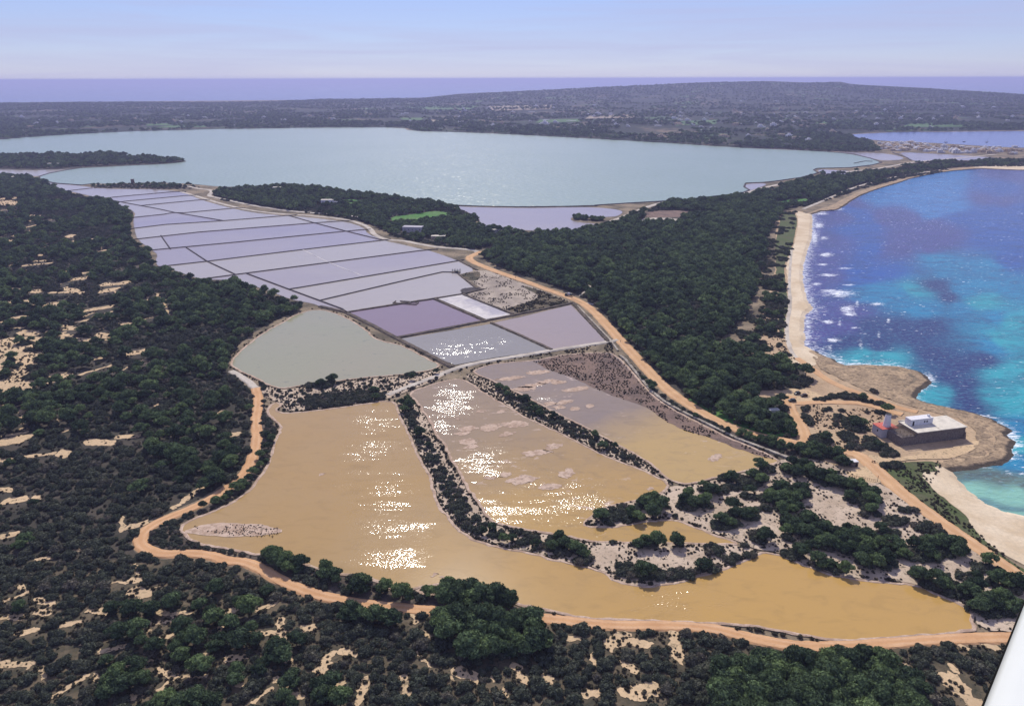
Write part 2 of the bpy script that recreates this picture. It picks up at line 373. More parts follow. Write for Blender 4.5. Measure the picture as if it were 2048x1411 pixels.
CT += [(z2(*q), c) for c, qs in ((SK, [(1300, 420), (1500, 450), (1200, 470), (1000, 480), (1000, 560), (1500, 380), (1400, 520), (1150, 600), (1500, 620), (1250, 680), (850, 570)]),
        (VI, [(1900, 370), (2000, 380), (1700, 560), (1900, 600), (1300, 780), (1400, 850), (1000, 700), (400, 750), (700, 590), (500, 700), (1100, 740)]), (BL, [(700, 700), (800, 800), (1600, 700), (1900, 800), (1900, 480), (1700, 480), (1800, 700), (650, 640)])) for q in qs]
CT += [((1950, 985), MI), ((1990, 1008), MI), ((2035, 1004), MI), ((1925, 972), MI), ((1975, 1000), MI), ((2060, 1020), MI), ((1950, 950), RF), ((2000, 957), RF), ((1915, 942), RF), ((2045, 975), RF), ((2030, 985), MI), ((2045, 925), TU), ((2040, 890), LI), ((2040, 860), TU), ((2060, 800), LI),
       ((2060, 350), VI), ((2300, 360), BL), ((2300, 500), BL), ((2300, 800), TU), ((2300, 1000), LI)]
cpos = np.array([c[0] for c in CT]); ccol = np.array([lin(*c[1])[:3] for c in CT])
q = PX(pos[:, :2], 0.0); q[pos[:, 1] < 100] = (2200, 1100)
q = np.clip(q, (1560, 300), (2320, 1150))
wx = np.array([noise.noise((a * .012, b * .02, 2.0)) for a, b in q * [1, 1]]) * 26
wy = np.array([noise.noise((a * .012, b * .02, 8.0)) for a, b in q]) * 12
qq = q + np.stack([wx, wy], 1)
col = np.zeros((len(q), 3)); ws = np.zeros(len(q))
for (cx_, cy_), c in zip(cpos, ccol):
    wgt = 1.0 / ((qq[:, 0] - cx_) ** 2 + ((qq[:, 1] - cy_) * 2.0) ** 2 + 60) ** 1.9
    col += wgt[:, None] * c; ws += wgt
col /= ws[:, None]
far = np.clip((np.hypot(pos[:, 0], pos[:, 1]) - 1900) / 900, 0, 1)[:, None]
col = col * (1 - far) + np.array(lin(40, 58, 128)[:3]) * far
fo = np.zeros(len(q)); near = (pos[:, 0] > 100) & (pos[:, 0] < 1200) & (pos[:, 1] > 200) & (pos[:, 1] < 1700)
cw = np.array(coastW); dc = segdist(cw[::2], pos[near][:, :2])
qn = PX(pos[near][:, :2], 0)
surf = np.where((qn[:, 1] > 415) & (qn[:, 1] < 735), 20.0, 6.0); surf = np.where((qn[:, 0] > 1990) & (qn[:, 1] > 835) & (qn[:, 1] < 925), 13, surf); surf = np.where((qn[:, 0] > 1800) & (qn[:, 1] > 740) & (qn[:, 1] < 805), 9, surf)
surf = np.where(qn[:, 1] > 935, 1.5, surf)
f1 = np.clip(1 - dc / surf, 0, 1) ** .8
for (a, b, ra, rb) in [(850, 480, 100, 24), (800, 465, 70, 12), (1040, 533, 50, 10), (890, 560, 50, 28), (905, 585, 40, 14), (790, 625, 42, 12), (820, 718, 48, 14), (800, 760, 14, 24), (790, 385, 60, 9), (780, 280, 45, 14), (760, 330, 40, 7), (930, 655, 32, 5), (970, 685, 24, 5), (1100, 620, 12, 18),
        (690, 640, 6, 50), (770, 195, 30, 10), (740, 130, 36, 20), (720, 190, 24, 60), (760, 70, 40, 8), (850, 630, 8, 30), (940, 530, 10, 25), (1050, 690, 10, 20), (880, 350, 50, 5), (900, 435, 45, 5), (730, 430, 30, 10), (960, 740, 12, 30), (1300, 920, 55, 45), (1250, 975, 45, 22), (1220, 1012, 30, 16), (1590, 1112, 75, 14), (1660, 1150, 50, 16), (1730, 1205, 55, 36), (1725, 1295, 42, 40), (1760, 1250, 50, 30), (830, 830, 40, 14), (1790, 1400, 30, 10), (1720, 1400, 40, 8)]:
    ex, ey = z1(a, b); f1 = np.maximum(f1, np.clip(1.35 - np.hypot((qn[:, 0] - ex) / (ra / 2.566), (qn[:, 1] - ey) / (rb / 2.566)), 0, 1))
fo[near] = f1
me = npmesh('sea', pos, gridfaces(nx, ny), None)
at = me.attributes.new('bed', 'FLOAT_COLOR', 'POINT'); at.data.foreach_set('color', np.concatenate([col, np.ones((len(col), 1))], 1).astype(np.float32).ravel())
at = me.attributes.new('foam', 'FLOAT', 'POINT'); at.data.foreach_set('value', fo.astype(np.float32))
def sea_mat():
    k = N('sea_water'); p = k.pos(); pr = k.pos((1.0, 1.9, 1.0), R(-20))
    a = k.n('ShaderNodeAttribute', attribute_name='bed'); f = k.n('ShaderNodeAttribute', attribute_name='foam')
    col = k.mix(k.rng(k.noise(pr, .035, 6, .65, .9), .42, .66, 0, .55), a.outputs['Color'], lin(30, 40, 92))
    col = k.mix(k.rng(k.noise(pr, .3, 4, .6, .5), .5, .75, 0, .35), col, lin(120, 190, 205))
    n1 = k.noise(k.pos((.6, 1.5, 1.0), R(8)), .3, 7, .75, 1.2)
    thr = k.math('SUBTRACT', k.math('ADD', k.math('MULTIPLY', f.outputs['Fac'], .8), k.math('MULTIPLY', k.math('SUBTRACT', n1, .5), 3.4)), .50)
    m1 = k.math('MULTIPLY', k.rng(thr, 0.0, .45), k.rng(f.outputs['Fac'], .02, .15))
    cap = k.rng(k.noise(k.pos((1.0, 2.2, 1.0), R(15)), .2, 3, .5, .4), .665, .70, 0, .85)
    fm = k.math('MAXIMUM', m1, k.math('MULTIPLY', cap, k.rng(k.noise(p, .012, 2), .4, .6)))
    col = k.mix(fm, col, lin(236, 240, 244))
    h = k.math('ADD', k.noise(pr, .16, 4, .6), k.math('MULTIPLY', k.noise(pr, .9, 2, .5), .18))
    rg = k.rng(fm, 0, 1, .14, .9)
    k.bsdf(col, rg, .5, k.bump(h, .9, .8), 1.33); return k.m
me.materials.append(sea_mat())
o = bpy.data.objects.new('sea', me); link(o); struct(o, 'turquoise and deep blue sea with dark weed meadows and surf')

# ------------------------------------------------------------------ far side of the island
SKY_ = [(-900, 208), (-300, 207), (0, 206), (250, 204), (500, 204), (650, 198), (850, 196), (920, 189), (1100, 179), (1350, 167), (1450, 164), (1520, 163), (1600, 166), (1665, 164), (1690, 169), (1850, 177), (1950, 183), (2010, 187), (2048, 189), (2200, 196), (2600, 205)]
D0 = [(-900, 290), (0, 279), (60, 274), (150, 268), (280, 262), (450, 258), (650, 255), (810, 255), (830, 262), (960, 266), (1100, 273), (1300, 284), (1480, 295), (1600, 297), (1690, 268), (1740, 265), (1900, 262), (2048, 260), (2600, 262)]
sx = np.linspace(-700, 2700, 340); NR = 130
yy = np.interp(sx, *zip(*SKY_)); d0y = np.interp(sx, *zip(*D0))
HV = np.zeros((NR, len(sx), 3))
def hfun(px, t):
    """ground height at a bearing (given by its column at the horizon) and a share t of the way from shore to ridge"""
    sy = np.interp(px, *zip(*SKY_)); return sy
for i, x in enumerate(sx):
    b0 = np.array(P(x, d0y[i])); dirv = b0 / np.linalg.norm(b0)
    r0 = np.linalg.norm(b0); low = np.clip((yy[i] - 163) / 40, 0, 1)
    r1 = 7600 - 700 * low                               # distance of the ridge line
    ang = math.hypot(*dirv)
    # ridge height so that the skyline sits where the survey shows it
    g = np.array(P(x, yy[i])); dep = H / np.linalg.norm(g)
    hr = max(8.0, H - dep * r1)
    for j in range(NR):
        t = j / (NR - 1) * 1.22; r = r0 * (1 - 0.012) + (r1 - r0) * t
        if t <= 1: h = hr * (0.08 * min(1, t * 6) + 0.92 * (t ** 3.2))
        else: h = hr * max(0, 1 - ((t - 1) / .2) ** 1.5) - 3 * (t > 1.2)
        h += (noise.noise((dirv[0] * r * .0011, dirv[1] * r * .0011, 0)) * 9 + noise.noise((dirv[0] * r * .004, dirv[1] * r * .004, 5)) * 3.5) * min(1, t * 8) * min(1, max(0, 1.2 - t) * 5) * (.25 + .75 * min(1, hr / 60))
        if j == 0: h = -1.5
        HV[j, i] = (dirv[0] * r, dirv[1] * r, LAND + .3 + h)
def hills_mat():
    k = N('far_fields_and_scrub'); p = k.pos((1, 1, 1)); ps = k.pos((1.0, 1.0, 1.0), R(12))
    v = k.n('ShaderNodeTexVoronoi', feature='F1', distance='CHEBYCHEV'); v.inputs['Scale'].default_value = .0085; v.inputs['Randomness'].default_value = .9
    wv = k.n('ShaderNodeVectorMath', operation='ADD'); nn = k.n('ShaderNodeTexNoise'); nn.inputs['Scale'].default_value = .004; k.l(ps, nn.inputs['Vector'])
    sc = k.n('ShaderNodeVectorMath', operation='SCALE'); k.l(nn.outputs['Color'], sc.inputs[0]); sc.inputs['Scale'].default_value = 60
    k.l(ps, wv.inputs[0]); k.l(sc.outputs[0], wv.inputs[1]); k.l(wv.outputs[0], v.inputs['Vector'])
    sep = k.n('ShaderNodeSeparateColor'); k.l(v.outputs['Color'], sep.inputs[0])
    field = k.mix(k.rng(sep.outputs[0], .3, .75), lin(74, 76, 62), lin(122, 108, 92))
    field = k.mix(k.rng(sep.outputs[1], .80, .82), field, lin(92, 124, 78))
    wood = k.rng(k.noise(p, .0028, 6, .62, .5), .40, .48)
    w2 = k.rng(k.noise(p, .03, 4, .6), .45, .55)
    col = k.mix(k.math('MAXIMUM', wood, k.math('MULTIPLY', w2, .9)), field, lin(44, 52, 46))
    k.bsdf(col, .95, .1, k.bump(k.noise(p, .05, 4, .6), 3.0)); return k.m
M['hills'] = hills_mat()
me = npmesh('hills', HV.reshape(-1, 3), gridfaces(len(sx), NR), M['hills']); me.polygons.foreach_set('use_smooth', [True] * len(me.polygons))
o = bpy.data.objects.new('hills', me); link(o); struct(o, 'far low hills with fields and scrub beyond the lagoon')
from mathutils.bvhtree import BVHTree
hb = BVHTree.FromPolygons([tuple(v) for v in HV.reshape(-1, 3)], [tuple(f) for f in gridfaces(len(sx), NR)])
def hz(x, y):
    r = hb.ray_cast(Vector((x, y, 900)), Vector((0, 0, -1)))
    return max(LAND, r[0].z) if r[0] is not None else LAND
def hit(px, py):
    """point of the hills seen at a place of the survey photograph"""
    a = Vector((0, 0, H)); g = P(px, py, -60); d = (Vector((g[0], g[1], -60)) - a).normalized()
    r = hb.ray_cast(a, d); return r[0]
def drape(name, pts, mat, lift=1.2, n=7):
    """field laid on the hills: quad given by four survey points"""
    A, B, C_, D = pts; V = []
    for i in range(n + 1):
        for j in range(n * 3 + 1):
            s, t = j / (n * 3), i / n
            x = (A[0] * (1 - s) + B[0] * s) * (1 - t) + (D[0] * (1 - s) + C_[0] * s) * t; y = (A[1] * (1 - s) + B[1] * s) * (1 - t) + (D[1] * (1 - s) + C_[1] * s) * t
            h = hit(x, y)
            if h is None: h = Vector((*P(x, y), LAND))
            V.append((h.x, h.y, max(h.z, LAND) + lift))
    m_ = n * 3 + 1
    return mesh(name, V, [(i * m_ + j, i * m_ + j + 1, (i + 1) * m_ + j + 1, (i + 1) * m_ + j) for i in range(n) for j in range(n * 3)], mat)
M['field_green'] = soil('far_green_field', lin(84, 116, 72), lin(96, 122, 84), s1=.01, s2=.05)
M['field_pale'] = soil('far_pale_field', lin(170, 158, 140), lin(142, 128, 112), s1=.01, s2=.05)
for q4, mt, lb in [([(812, 213), (965, 211), (935, 220), (800, 219)], 'field_green', 'long green field below the far hill'),
        ([(800, 236), (850, 236), (842, 241), (804, 240)], 'field_green', 'small green field on the far lagoon shore'),
        ([(350, 250), (420, 248), (412, 255), (310, 256)], 'field_green', 'green field on the far lagoon shore beside dark scrub'),
        ([(300, 248), (345, 247), (340, 251), (290, 252)], 'field_green', 'narrow green field behind the far lagoon shore'),
        ([(862, 240), (910, 239), (906, 243), (866, 244)], 'field_pale', 'bright bare plot on the far lagoon shore'),
        ([(975, 213), (1105, 210), (1100, 219), (985, 222)], 'field_pale', 'wide bare quarry ground below the far hill'),
        ([(1080, 240), (1170, 238), (1160, 244), (1070, 246)], 'field_green', 'green plots between far houses'),
        ([(1360, 243), (1440, 240), (1430, 249), (1350, 252)], 'field_green', 'green field near the narrow end of the lagoon'),
        ([(1640, 242), (1720, 240), (1700, 247), (1630, 248)], 'field_green', 'green field above the blue lagoon'),
        ([(1820, 248), (1960, 246), (1950, 254), (1800, 255)], 'field_green', 'long green field behind the blue lagoon'),
        ([(1180, 232), (1280, 229), (1265, 236), (1170, 238)], 'field_pale', 'bare plots among the far houses')]:
    struct(drape('field', q4, M[mt]), lb)
# ------------------------------------------------------------------ ponds, lagoons and salt pans
def Z(ox, oy, s): return lambda L_: [(ox + a / s, oy + b / s) for a, b in L_]
PONDS = {}
J = [(534, 822), (543, 807.5), (557, 804), (561, 810), (551, 821), (560, 827), (596, 826), (670, 817), (743, 806), (772, 802.6), (789, 805), (794, 815), (801, 837), (814, 860), (824, 883), (838, 917), (859, 952), (868, 981), (874, 1010), (897, 1037), (912, 1057), (944, 1078), (985, 1094),
     (1068, 1108), (1120, 1124), (1181, 1135), (1215, 1148), (1230, 1163), (1276, 1173), (1315, 1173), (1364, 1162), (1389, 1155), (1437, 1143), (1474, 1127), (1510, 1115), (1518, 1104), (1554, 1107), (1584, 1120), (1618, 1134), (1660, 1150), (1714, 1160), (1768, 1165), (1834, 1170), (1861, 1184), (1915, 1205), (1944, 1224), (1942, 1243), (1955, 1259), (1928, 1263),
     (1861, 1269), (1768, 1277), (1687, 1280), (1650, 1277), (1607, 1269), (1553, 1261), (1500, 1249), (1400, 1246), (1256, 1240), (1162, 1236), (1092, 1218), (1059, 1214), (998, 1198), (956, 1176), (904, 1165), (811, 1179), (778, 1176), (754, 1158), (684, 1148), (646, 1141), (609, 1129), (562, 1111), (520, 1111), (468, 1099), (422, 1092), (384, 1083), (363, 1062), (361, 1050),
     (389, 1038), (422, 1024), (468, 1005), (506, 975), (520, 954), (539, 928), (548, 890), (562, 858), (561, 848), (543, 836)]
HH = [(818, 786), (856, 772), (897, 760), (926, 758.6), (944, 770), (970, 788), (1014, 813), (1052, 836), (1102, 858), (1161, 887), (1219, 918), (1278, 937), (1322, 958), (1337, 972), (1328, 984), (1293, 997), (1240, 1007), (1196, 1019), (1172, 1043), (1166, 1049), (1178, 1054), (1225, 1055), (1266, 1048), (1310, 1041), (1354, 1040), (1388, 1053), (1425, 1069), (1466, 1082), (1481, 1088),
      (1454, 1088), (1376, 1087), (1327, 1086), (1242, 1085), (1178, 1082), (1137, 1073), (1073, 1063), (1029, 1054), (991, 1048), (973, 1031), (956, 1002), (938, 981), (926, 955), (909, 928), (894, 905), (893, 890), (874, 873), (865, 849), (850, 826), (835, 805)]
GG = [(944, 745), (961, 734), (1003, 726), (1067, 722), (1131, 709), (1219, 704), (1232, 712), (1250, 728), (1281, 764), (1303, 790), (1327, 809), (1358, 826), (1419, 857), (1467, 881), (1527, 904), (1554, 920), (1560, 924), (1522, 935), (1439, 953), (1379, 969), (1347, 963), (1331, 955), (1307, 930), (1249, 896), (1205, 873), (1161, 849), (1117, 829), (1073, 805), (1035, 785), (991, 764), (970, 755)]
FF = [(630.7, 618.3), (669.7, 625.6), (704, 641.5), (738, 664.7), (742, 673), (762.5, 683), (796.7, 689), (816, 697.7), (853, 717), (878.5, 729.4), (877, 735.5), (831, 746.5), (743, 754), (677, 761), (621, 768), (567, 777), (547.7, 774.6), (511, 756), (469.5, 736.7), (460, 727), (474, 710), (489, 695), (530.6, 663.5), (567, 645), (586.7, 631.7), (609, 624)]
LAG = [(-700, 330), (-400, 302), (-150, 288), (0, 279), (60, 274), (150, 268), (280, 262), (450, 258), (650, 255), (808, 255), (816, 262), (960, 266), (1100, 273), (1300, 284), (1480, 296), (1650, 303), (1700, 308), (1740, 317), (1763, 325), (1745, 330), (1700, 335), (1632, 337), (1626, 340), (1636, 346), (1600, 355), (1540, 363), (1490, 366), (1487, 374), (1498, 380), (1480, 387), (1420, 397), (1330, 402), (1260, 406), (1180, 411), (1060, 413), (960, 412), (905, 411),
       (870, 405), (820, 398), (760, 390), (700, 385), (640, 375), (560, 370), (500, 373), (440, 374), (395, 369), (330, 365), (260, 366), (180, 368), (163, 370), (114, 367), (91, 363), (80, 358), (80, 353), (98, 347), (135, 340), (163, 336), (100, 339), (0, 337), (-150, 338), (-500, 348)]
def pond(name, pts, mat, label, z=1.25, amp=.8, smooth=1, k=.0035):
    PONDS[label] = pts
    w_ = chaikin(PP(pts), True, smooth) if smooth else PP(pts)
    w_ = wob(resample(w_, True, k), amp, .22) if amp else resample(w_, True, k)
    o = sheet(name, w_, z, mat); struct(o, label); return w_
wJ = pond('salt_pond', J, M['ochre'], 'large ochre salt pond with a long arm towards the coast road')
wH = pond('salt_pond', HH, M['tan'], 'tan salt pond with crusty islets between two vegetated banks')
wG = pond('salt_pond', GG, M['mudwater'], 'brown drying salt pond beside the orange road')
wF = pond('salt_pond', FF, M['green'], 'grey green salt pond with dark specks against the pine wood')
wL = pond('lagoon', LAG, M['lagoon'], 'wide pale green lagoon across the island', amp=2.0, k=.004)
pond('lagoon', [(1685, 270), (1740, 267), (1800, 264), (1900, 264), (2048, 262), (2400, 260), (2400, 302), (2048, 296), (1980, 293), (1900, 288), (1830, 284), (1760, 282), (1720, 276)], M['bay_blue'], 'blue lagoon with moored boats behind the white village', amp=3, k=.004)
pond('salt_pond', [(905, 412.5), (960, 415), (1060, 416.5), (1150, 414.5), (1195, 415), (1240, 420), (1246, 425), (1238, 431), (1225, 434), (1180, 434), (1150, 433), (1139, 438), (1150, 444), (1196, 448), (1193, 451), (1150, 461), (1100, 463), (1060, 461), (1010, 459), (950, 453), (962, 441), (950, 432), (935, 424), (920, 418)], M['lilac'], 'lilac pond cut off from the pale lagoon by a straight dike', amp=.8)
pond('salt_pond', [(-200, 341), (0, 339), (60, 341), (130, 338), (158, 337), (98, 346), (76, 353), (60, 352), (20, 350), (-200, 352)], M['lilac'], 'lilac pond behind the curved dike at the wooded spit', amp=.8)
pond('salt_pond', [(1493, 368), (1533, 366.5), (1530, 372), (1480, 388), (1380, 402), (1300, 405.5), (1345, 402.5), (1422, 398.5), (1482, 388.5), (1500, 380), (1490, 374)], M['lilac'], 'narrow lilac strip of water beside the straight pale road', amp=.5)
pond('salt_pond', [(1634, 338.5), (1680, 341), (1728, 345), (1730, 348.5), (1660, 348.5), (1640, 346)], M['lilac'], 'thin lilac pool at the toothed lagoon shore', amp=.5)
pond('salt_pond', [(1655, 303.5), (1760, 306), (1800, 312), (1810, 319), (1765, 322), (1745, 317), (1704, 308)], M['lilac'], 'lilac pan below the white village', amp=.8)
pond('salt_pond', [(1795, 304), (1850, 307), (1930, 311), (2005, 317), (1990, 321), (1880, 320.5), (1830, 323), (1816, 316)], M['lilac'], 'long lilac pan beside the village road', amp=.8)
def quad_pan(pts, mat, label): return pond('salt_pan', pts, M[mat], label, amp=.25, smooth=0)
quad_pan([(693, 626), (866, 599.5), (962, 641), (790, 673.5), (748, 652)], 'purple', 'purple salt pan framed by stony dikes')
quad_pan([(800, 678), (981, 648), (1101, 699.5), (985, 716), (910, 730), (880, 718)], 'grey', 'grey glittering salt pan beside the purple pan')
quad_pan([(986, 646), (1038, 635), (1142, 610), (1213, 682), (1106, 698)], 'pink', 'pinkish salt pan beside the orange road')
quad_pan([(876, 597.5), (924, 589.5), (1022, 629.5), (972, 638.5)], 'white_crust', 'white drying salt pan crusted with salt')
o = sheet('dry_flat', wob(resample(PP([(928, 590), (967, 579), (914, 548), (952, 541), (974, 541), (1060, 572), (1133, 601), (1144, 605), (1027, 626)]), True), .6), 1.2, M['dry']); struct(o, 'pale dry flat between the white pan and the orange road')

# the field of lilac pans is cut up by its dikes
PAN = [(92, 364), (115, 368), (165, 372), (200, 378), (330, 379), (370, 386), (400, 399), (440, 411), (500, 425), (560, 431), (620, 435), (690, 443), (728, 455), (735, 468), (770, 482), (800, 488), (840, 498), (865, 503), (915, 521), (953, 540), (925, 548), (914, 549), (957, 579), (922, 575), (925, 589), (866, 598), (774, 612), (690, 625), (660, 619), (640, 613), (625, 607), (580, 599), (540, 582), (500, 570), (460, 560), (400, 559), (345, 539), (316, 534), (311, 521), (316, 510), (305, 501), (275, 480), (269, 460), (266, 440), (272, 424), (240, 410), (200, 397), (160, 387), (130, 381), (100, 372)]
DIKES = [[(110, 385), (121, 383.5), (185, 376.5)], [(205, 397), (250, 392.5), (352, 383.6), (372, 384)], [(228, 406), (250, 403), (373, 391.5), (392, 391)], [(280, 412), (292, 410.6), (407, 399.5), (420, 400)], [(262, 436), (328, 429), (345, 426), (369, 426), (477, 416), (490, 417)], [(262, 458), (331, 449.5), (452, 441.6), (577, 431.4), (595, 430)],
    [(262, 480), (400, 464.5), (633, 446), (693, 442), (708, 441)], [(295, 501.5), (450, 487), (600, 472), (691, 463), (730, 459.5), (742, 459)], [(310, 535), (416, 523), (599, 500.5), (766, 481), (782, 479)], [(395, 560), (473, 549.5), (600, 533), (834, 502.7), (864, 499.5), (876, 499)], [(577.5, 579), (600, 575.6), (736, 552.7), (919, 521.8), (928, 520)],
    [(640, 601.5), (812, 561), (885, 544.6), (910, 545), (916, 548)], [(200, 396), (256, 407), (314, 417.6), (350, 425.5), (447.8, 442)], [(577, 431.4), (628, 446), (693, 463), (766, 481)], [(322, 471.5), (341, 498.5)], [(371, 494.5), (414, 523), (471, 549.5)], [(492, 547), (577.5, 579), (640, 602), (686, 619), (694, 627)]]
FAINT = [[(606, 500), (659, 526), (728, 553)]]
pv = [Vector(p) for p in resample(chaikin(PP(PAN), True, 1), True, .004)]; pe = [(i, (i + 1) % len(pv)) for i in range(len(pv))]
for dk in DIKES + FAINT:
    w_ = PP(dk); b0 = len(pv); pv += [Vector(p) for p in w_]; pe += [(b0 + i, b0 + i + 1) for i in range(len(w_) - 1)]
cv, ce, cf, _, oe, _ = delaunay_2d_cdt(pv, pe, [], 1, 0.05)
hard = {tuple(sorted(e)) for e, s in zip(ce, oe) if len(s)}
adj = {}
for fi, f in enumerate(cf):
    for a in range(3):
        e = tuple(sorted((f[a], f[(a + 1) % 3])))
        if e not in hard: adj.setdefault(e, []).append(fi)
nb = {}
for e, fs in adj.items():
    if len(fs) == 2: nb.setdefault(fs[0], []).append(fs[1]); nb.setdefault(fs[1], []).append(fs[0])
seen = set()
outl = np.array(PP(PAN))
for s in range(len(cf)):
    if s in seen: continue
    comp, st = [], [s]; seen.add(s)
    while st:
        a = st.pop(); comp.append(a)
        for b in nb.get(a, ()):
            if b not in seen: seen.add(b); st.append(b)
    ids = sorted({v for f in comp for v in cf[f]}); mp_ = {v: i for i, v in enumerate(ids)}
    ar = sum(abs((cv[cf[f][1]] - cv[cf[f][0]]).cross(cv[cf[f][2]] - cv[cf[f][0]])) / 2 for f in comp)
    cen = np.mean([[sum(cv[v].x for v in cf[f]) / 3, sum(cv[v].y for v in cf[f]) / 3] for f in comp[:1]], 0)
    if ar < 25 or not inside(PP(PAN), np.array([cen]))[0]: continue
    V = [(cv[v].x, cv[v].y, 1.25) for v in ids]
    o = mesh('salt_pan', V, [tuple(mp_[v] for v in (f if (cv[f[1]] - cv[f[0]]).cross(cv[f[2]] - cv[f[0]]) > 0 else f[::-1])) for f in (cf[c] for c in comp)], M['lilac'])
    struct(o, 'flat lilac salt pan between thin dark dikes'); o['group'] = 'lilac salt pans in the long field'
def dike(line, w_, h, mat, label, group=None, jit=.25, name='stone_dike', cap=None):
    ln = resample(PP(line), False, .004, 1.0, 12)
    prof = [(-w_ / 2, 1.0), (-w_ * .28, 1.0 + h), (w_ * .28, 1.0 + h), (w_ / 2, 1.0)]
    return tag(ribbon(name, ln, prof, mat, jit), label, 'dike', group)
for dk in DIKES: dike(dk, 1.8, 1.0, M['stone_dike'], 'thin dark stone dike between two lilac salt pans', 'thin dikes of the lilac pans', .15)
dike(FAINT[0], 1.8, .45, M['white_crust'], 'faint white salt ridge across the lilac pans', None, .3, 'salt_ridge')
RB = M['bank']
for ln, w_, lab in [([(640, 613), (690, 624), (745, 651), (792, 676), (850, 706), (905, 735)], 5.0, 'rubble dike between the grey green pond and the purple pan'),
        ([(688, 626), (774, 612), (866, 598), (925, 588.5), (966, 579)], 3.0, 'dark dike along the far side of the purple pan'), ([(870, 598), (905, 614), (968, 641)], 4.0, 'stony dike between the purple pan and the white pan'), ([(926, 589), (970, 607), (1026, 628)], 3.2, 'dark dike between the white pan and the dry flat'),
        ([(794, 676), (880, 660), (970, 642), (1030, 630), (1085, 619), (1146, 606)], 4.2, 'long straight dike across the ends of the purple and white pans'), ([(983, 646), (1040, 671), (1103, 700)], 3.6, 'stony dike between the grey pan and the pinkish pan'), ([(1146, 606), (1180, 645), (1217, 684)], 3.4, 'dark dike between the pinkish pan and the orange road'),
        ([(910, 543), (955, 579), (968, 579)], 2.4, 'thin dike between the last lilac pan and the dry flat'), ([(915, 520), (955, 541)], 3.0, 'short dike at the bend of the orange road')]:
    dike(ln, w_, 1.0, RB, lab, None, .6, 'earth_dike')
for ln, w_, lab in [([(163, 336), (135, 340), (98, 347), (79, 353), (79, 358), (91, 363)], 3.5, 'curved dark dike between the pale lagoon and the lilac pond'), ([(70, 360), (91, 363), (114, 367), (163, 370.5), (185, 368)], 3.0, 'low dike along the near corner of the pale lagoon'),
        ([(900, 410.5), (960, 413), (1060, 414.8), (1150, 413), (1195, 412.5)], 3.0, 'straight dark dike between the pale lagoon and the lilac pond'), ([(1190, 411), (1260, 406.5), (1330, 402.5), (1420, 397.5), (1480, 387.5), (1499, 380.5), (1488, 374), (1491, 366.5), (1535, 365), (1600, 355.5), (1637, 346), (1627, 340), (1634, 337), (1700, 335.5), (1746, 330), (1764, 325), (1741, 317)], 3.0, 'long winding dike along the near shore of the pale lagoon'),
        ([(1708, 327), (1730, 322.5), (1745, 323)], 2.5, 'short jetty dike in the narrow end of the lagoon'), ([(1480, 296), (1560, 298), (1650, 303.5), (1705, 308), (1742, 317)], 2.8, 'thin dike along the far corner of the pale lagoon'), ([(1785, 305), (1815, 316), (1822, 321)], 4, 'dark dike between the two pans by the village')]:
    dike(ln, w_, 1.2, M['stone_dike'], lab, None, .3)

# ------------------------------------------------------------------ ground covers
COVER = []                                             # (survey outline, z) for the plants
def cover(name, pts, mat, label, z=1.06, amp=1.0, sm=1):
    o = sheet(name, wob(resample(chaikin(PP(pts), True, sm), True), amp, .15), z, M[mat]); struct(o, label); return o
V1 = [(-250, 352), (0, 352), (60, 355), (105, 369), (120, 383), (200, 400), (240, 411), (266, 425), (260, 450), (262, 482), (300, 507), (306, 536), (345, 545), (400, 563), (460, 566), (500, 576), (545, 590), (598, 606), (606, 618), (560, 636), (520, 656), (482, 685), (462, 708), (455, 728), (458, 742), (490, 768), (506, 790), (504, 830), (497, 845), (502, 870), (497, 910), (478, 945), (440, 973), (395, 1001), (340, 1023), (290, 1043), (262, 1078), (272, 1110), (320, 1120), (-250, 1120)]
V2 = [(-330, 1120), (320, 1120), (380, 1116), (480, 1135), (540, 1160), (640, 1200), (760, 1218), (900, 1232), (1000, 1240), (1110, 1246), (1300, 1262), (1430, 1268), (1500, 1288), (1600, 1306), (1700, 1302), (1800, 1296), (1900, 1290), (2250, 1290), (2300, 1640), (-330, 1640)]
V2b = [(470, 1108), (560, 1116), (620, 1138), (690, 1153), (750, 1164), (778, 1182), (820, 1186), (905, 1172), (950, 1184), (1000, 1205), (1055, 1222), (1095, 1232), (1110, 1240), (900, 1222), (730, 1204), (640, 1188), (560, 1155), (500, 1128)]
V3 = [(527, 800), (530, 828), (540, 842), (552, 852), (545, 885), (535, 925), (515, 950), (500, 972), (465, 998), (420, 1018), (385, 1033), (356, 1048), (358, 1066), (378, 1086), (420, 1097), (470, 1104), (430, 1106), (380, 1098), (330, 1100), (300, 1092), (296, 1070), (320, 1052), (360, 1036), (415, 1012), (462, 985), (502, 950), (519, 912), (526, 872), (520, 840)]
V4 = [(520, 765), (548, 778), (570, 781), (640, 769), (740, 758), (830, 750), (880, 740), (898, 745), (870, 762), (820, 780), (796, 792), (770, 798), (680, 812), (600, 822), (565, 822), (565, 805), (540, 800), (526, 790)]
V5 = [(796, 803), (815, 792), (832, 808), (846, 828), (860, 850), (870, 876), (888, 893), (890, 908), (905, 930), (922, 958), (934, 983), (952, 1006), (970, 1034), (988, 1052), (1030, 1058), (1073, 1066), (1137, 1077), (1165, 1084), (1200, 1090), (1180, 1115), (1165, 1128), (1120, 1120), (1068, 1104), (990, 1091), (948, 1074), (916, 1054), (900, 1033), (878, 1006), (872, 978), (863, 948), (842, 912), (828, 880), (818, 858), (806, 835), (798, 815)]
